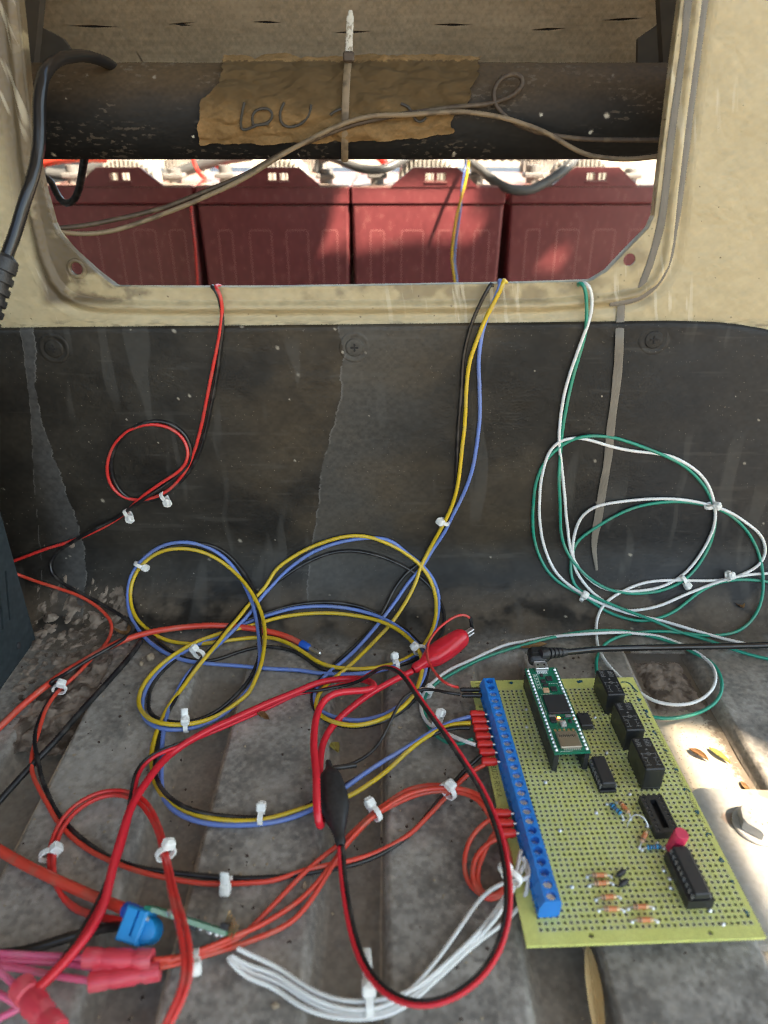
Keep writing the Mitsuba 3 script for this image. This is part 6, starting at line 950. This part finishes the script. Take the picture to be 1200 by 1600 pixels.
add('contacts', mx(cat_(*[box(5.2 + .95 * i, 5.6 + .95 * i, -61.2, -60.4, T0 + .02, T0 + .3) for i in range(9)])), 'm_tin', MC, smooth=False, kind='stuff')
for i in range(5): add('gold_pad', mx(xf(lathe([(.8, 0), (.8, .08), (.4, .1)], 14), mat4(None, (4.3 + 2.3 * i, -47.6, T0 + .01)))), 'm_gold', MC, smooth=False)
add('silkscreen', mx(cat_(*[box(a0, a1, b0, b1, T0 + .01, T0 + .05) for a0, a1, b0, b1 in ((3.2, 3.4, -17.5, -5), (5.3, 5.5, -17.5, -5), (3.2, 5.5, -5.2, -5), (9.2, 15, -13.2, -13.0), (9.2, 9.4, -15, -13), (14.8, 15, -16, -13), (2.8, 3.0, -36.6, -23), (15.7, 15.85, -36, -24), (4.0, 10, -21.4, -21.2), (3.0, 9, -61.9, -61.7))], *[box(3.8, 4.9, -7 - 2.4 * i, -6.2 - 2.4 * i, T0 + .01, T0 + .05) for i in range(5)])), 'm_silk', MC, smooth=False)
us = part('usb_socket', 5.2, 12.6, -3.6, 2.2, 2.7, 'm_tin', .4)
add('slots', mx(cat_(box(6.6, 7.6, -1.2, .2, T0 + 2.7, T0 + 2.75), box(10.2, 11.2, -1.2, .2, T0 + 2.7, T0 + 2.75), box(7.2, 10.6, -3.3, -2.9, T0 + 2.7, T0 + 2.75))), 'm_dark', us, smooth=False)
add('solder_feet', mx(cat_(*[box(6.0 + 1.0 * i, 6.5 + 1.0 * i, -5.2, -3.6, T0 + .02, T0 + .35) for i in range(6)])), 'm_tin', us, smooth=False)
# usb plug and cable
k_u = wire('usb_cable', 'usb', 1.95, 'm_gloss_black', 'black cable with an angled plug running to the right edge from the green module', 'cable')
pc = mx(box(5.6, 12.2, 2.2, 4.0, T0 + .3, T0 + 2.4, .3)); add('plug_shell', pc, 'm_tin', k_u)
add('plug', mx(cat_(box(3.6, 14.0, 3.2, 9.0, T0 - 2.0, T0 + 4.6, 1.6), box(4.2, 17, 5.5, 14.6, T0 - 2.4, T0 + 5.0, 2.2))), 'm_plastic_black', k_u, smooth=40)
p, d = ENDS['usb'][:2]; d = -d / np.linalg.norm(d); p0 = p - d * 4
prof = [(2.6, -6), (3.3, -4)]
for i in range(5): prof += [(3.4 - .15 * i, 2.6 * i - 3), (3.4 - .15 * i, 2.6 * i - 1.6), (2.4, 2.6 * i - 1.4), (2.4, 2.6 * i - .6)]
add('strain_relief', along(lathe(prof + [(2.2, 11)], 20), p0, d), 'm_plastic_black', k_u)

# ------------------------------------------------------------------ bolted plate at the right
plate = thing('bolted_plate', 'weathered galvanised plate held by a bolt at the right of the board', 'plate')
pm = Polygon([(149, 176), (149, 250), (155, 254), (235, 251), (235, 176)])
add('plate', extr(pm, 4.5, -5.8), 'm_galv', plate, smooth=False)
bo = thing('bolt', 'large hex bolt on a round washer, sunlit at the right edge', 'bolt'); bc_ = np.array([174.0, 231.5])
add('washer', xf(lathe([(6, 0), (10.6, 0), (11.0, .4), (11.0, 1.1), (10.5, 1.6), (6, 1.6)], 40), mat4(None, (*bc_, -1.25))), 'm_bolt', bo)
hx = m3.CrossSection([[(9.2 * math.cos(math.pi / 3 * i + .3), 9.2 * math.sin(math.pi / 3 * i + .3)) for i in range(6)]]).extrude(5.4)
hx = hx ^ m3.Manifold.cylinder(5.4, 11.6, 8.3, 40)
add('head', xf(mesh_m(hx).apply_scale(1000), mat4(None, (*bc_, .35))), 'm_bolt', bo, smooth=20)
add('head_marks', cat_(*[xf(meshkit.text_mesh(t_, 2.2, .25), mat4(rotz(a0), (bc_[0] + x_, bc_[1] + y_, 6.75))) for t_, x_, y_, a0 in (('A2', -2.5, 2.2, 10), ('70', -2.6, -4.6, 5))]) if False else cat_(*[xf(box(-.7, .7, -.25, .25, 0, .25), mat4(rotz(a0), (bc_[0] + 4.4 * math.cos(math.radians(a0)), bc_[1] + 4.4 * math.sin(math.radians(a0)), 5.95))) for a0 in range(20, 340, 34)]), 'm_galv', bo, smooth=False)

# ------------------------------------------------------------------ soil, leaves, grit
dp = Polygon([(-232, 408), (-205, 410), (-178, 405), (-164, 389), (-163, 370), (-172, 340), (-183, 307), (-190, 290), (-204, 294), (-216, 323), (-224, 351)]).buffer(6)
X, Y = np.meshgrid(np.arange(-245, -150, 1.0), np.arange(280, 416, 1.0)); P3 = np.stack([X, Y, 0 * X], -1)
dist = np.array([[dp.exterior.distance(Point(x, y)) * (1 if dp.contains(Point(x, y)) else -1) for x in X[0, ::3]] for y in Y[::3, 0]])
from scipy.ndimage import zoom
dist = zoom(dist, (X.shape[0] / dist.shape[0], X.shape[1] / dist.shape[1]), order=1)
clod = np.abs(meshkit.fbm(P3 * .16, 4, 71) - .5) * 2; hgt = np.clip(dist / 9, -1, 1) * 3.0 + clod * 5.0 + (meshkit.fbm(P3 * .5, 3, 77) - .5) * 2.4 - 3.0
wallz = np.where(Y > 365, 50 - np.sqrt(np.maximum(2500 - (Y - 365.0) ** 2, 0)), 0)
add('soil', gridmesh(np.stack([X, Y - .35 * np.maximum(wallz, 0) * 0, hgt + wallz - 1.2], -1)), 'm_soil', smooth=True, label='crumbled dry brown soil piled beside the black box', cat='soil', kind='stuff')
X, Y = np.meshgrid(np.arange(150, 191, .9), np.arange(300, 362, .9)); P3 = np.stack([X, Y, 0 * X], -1)
d2 = np.minimum(np.minimum(X - 150, 190 - X), np.minimum((Y - 300) * .5, 362 - Y)); hg = -9.5 + np.clip(d2 / 10, 0, 1) * 4.0 + np.abs(meshkit.fbm(P3 * .14, 4, 51) - .5) * 2.2 + (meshkit.fbm(P3 * .6, 3, 57) - .5) * 1.6
add('soil', gridmesh(np.stack([X, Y, hg], -1)), 'm_soil', smooth=True, label='brown soil in the bare strip behind the board', cat='soil', kind='stuff')
def pebble(r): m_ = trimesh.creation.icosphere(1, 1.0); v = np.array(m_.vertices) * (1 + .5 * (rng.random((len(m_.vertices), 1)) - .5)) * r * rng.uniform(.6, 1.3, 3); return trimesh.Trimesh(v, m_.faces, process=False)
def surf(x, y):
    z = floor_z(np.array([[x]], float), np.array([[min(y, 365)]], float))[0, 0]
    return z + (50 - math.sqrt(max(2500 - (y - 365) ** 2, 0)) if y > 365 else 0)
for nm, mt, N, smin, smax, lab in (('grit', 'm_grit', 420, .22, .75, 'pale grit and seed husks scattered over the rubber floor'), ('dark_crumbs', 'm_grit_dark', 260, .25, .8, 'dark soil crumbs scattered in the floor grooves')):
    out = []
    while len(out) < N:
        x, y = rng.uniform(-240, 150), 110 + 285 * rng.random() ** .8
        if meshkit.fbm(np.array([x * .03, y * .03, 4.0 if nm == 'grit' else 8.0]), 3, 3) < .47: continue
        out.append(tr(pebble(rng.uniform(smin, smax) ** 1.3), x, y, surf(x, y) + .2))
    for x, y, r_ in ((-143, 352, 2.4), (-147, 346, 1.6), (-34, 200, 1.6), (-171, 330, 2.2), (-40, 152, 1.2), (-62, 205, 1.3)): out.append(tr(pebble(r_), x, y, surf(x, y) + .5)) if nm == 'grit' else None
    add(nm, cat_(*out), mt, smooth=True, label=lab, cat='debris', kind='stuff')
def leaf(x, y, L, W_, deg, mat, label, curl=.5, z0=None, roll=0.0):
    n, m_ = 22, 9; t = np.linspace(0, 1, n); w_ = W_ * np.sin(np.pi * t ** .8) ** .8
    V = np.zeros((n, m_, 3)); s_ = np.linspace(-1, 1, m_)
    for i in range(n):
        V[i, :, 0] = t[i] * L; V[i, :, 1] = w_[i] * s_; V[i, :, 2] = curl * W_ * (s_ ** 2) * np.sin(np.pi * t[i]) + roll * L * (t[i] - .5) ** 2 + .3 * np.abs(s_) * rng.random(m_)
    V[..., 2] -= V[..., 2].min()
    u_ = V.copy(); u_[..., 2] -= .25
    Mx = mat4(rotz(deg), (x, y, (surf(x, y) if z0 is None else z0) + .8)); k = thing('leaf', label, 'leaf')
    add('blade', xf(cat_(gridmesh(V), gridmesh(u_, True)), Mx), mat, k, smooth=True)
    add('midrib', xf(sweep(np.stack([t * L, 0 * t, V[:, m_ // 2, 2] + .15], -1), .28, 6), Mx), mat, k, smooth=True)
leaf(-163, 372, 27, 5.2, 128, 'm_leaf', 'brown dry leaf beside the soil under the red cable', .5, roll=.25)
leaf(-28, 287, 8, 2.6, -60, 'm_leaf_green', 'small yellow green leaf beside the bright red lead', .6)
leaf(-70, 303, 9, 1.8, -35, 'm_leaf', 'tiny curled brown leaf on the floor under the coils', 1.4, roll=.5)
leaf(82, 178, 46, 2.9, -97, 'm_pod', 'long dry tan pod below the front edge of the board', .9, z0=-5.5, roll=.06)
leaf(236, 392, 17, 3.6, 100, 'm_leaf', 'brown leaf on the floor behind the green wire at the right', .4, z0=9)
leaf(85, 360, 17, 3.5, 10, 'm_leaf', 'brown leaf chip behind the angled plug', .3, z0=2)
leaf(163, 284, 11, 1.9, -48, 'm_leaf', 'curled brown leaf on the sunlit strip', .8, z0=-6.5)
leaf(174, 285, 13, 1.7, -58, 'm_leaf_green', 'pale leaf lying across the sunlit strip', .4, z0=-6.5)
leaf(181, 262, 8, 1.2, -80, 'm_leaf', 'thin brown twig on the sunlit strip', .4, z0=-6.5)

# ------------------------------------------------------------------ unseen sheet and side wall, placed to shape the light
hole = unary_union([Polygon([up_to_shade(p) for p in g]).buffer(.01) for g in GAPS])
shade_sheet = thing('unseen_shade_sheet', 'unseen sheet above the cargo bed, shading it, with gaps shaped for the sun patches', 'shade_sheet')
add('sheet', extr(sbox(-700, -460, 1010, 2400).difference(hole), 12, SHADE_Z), 'm_shade_sheet', shade_sheet, smooth=False)
add('unseen_side_wall', box(-712, -700.5, -430, 2400, -60, SHADE_Z - 1), 'm_unseen_wall', shade_sheet, smooth=False)  # out of view, placed to block sky light from the left
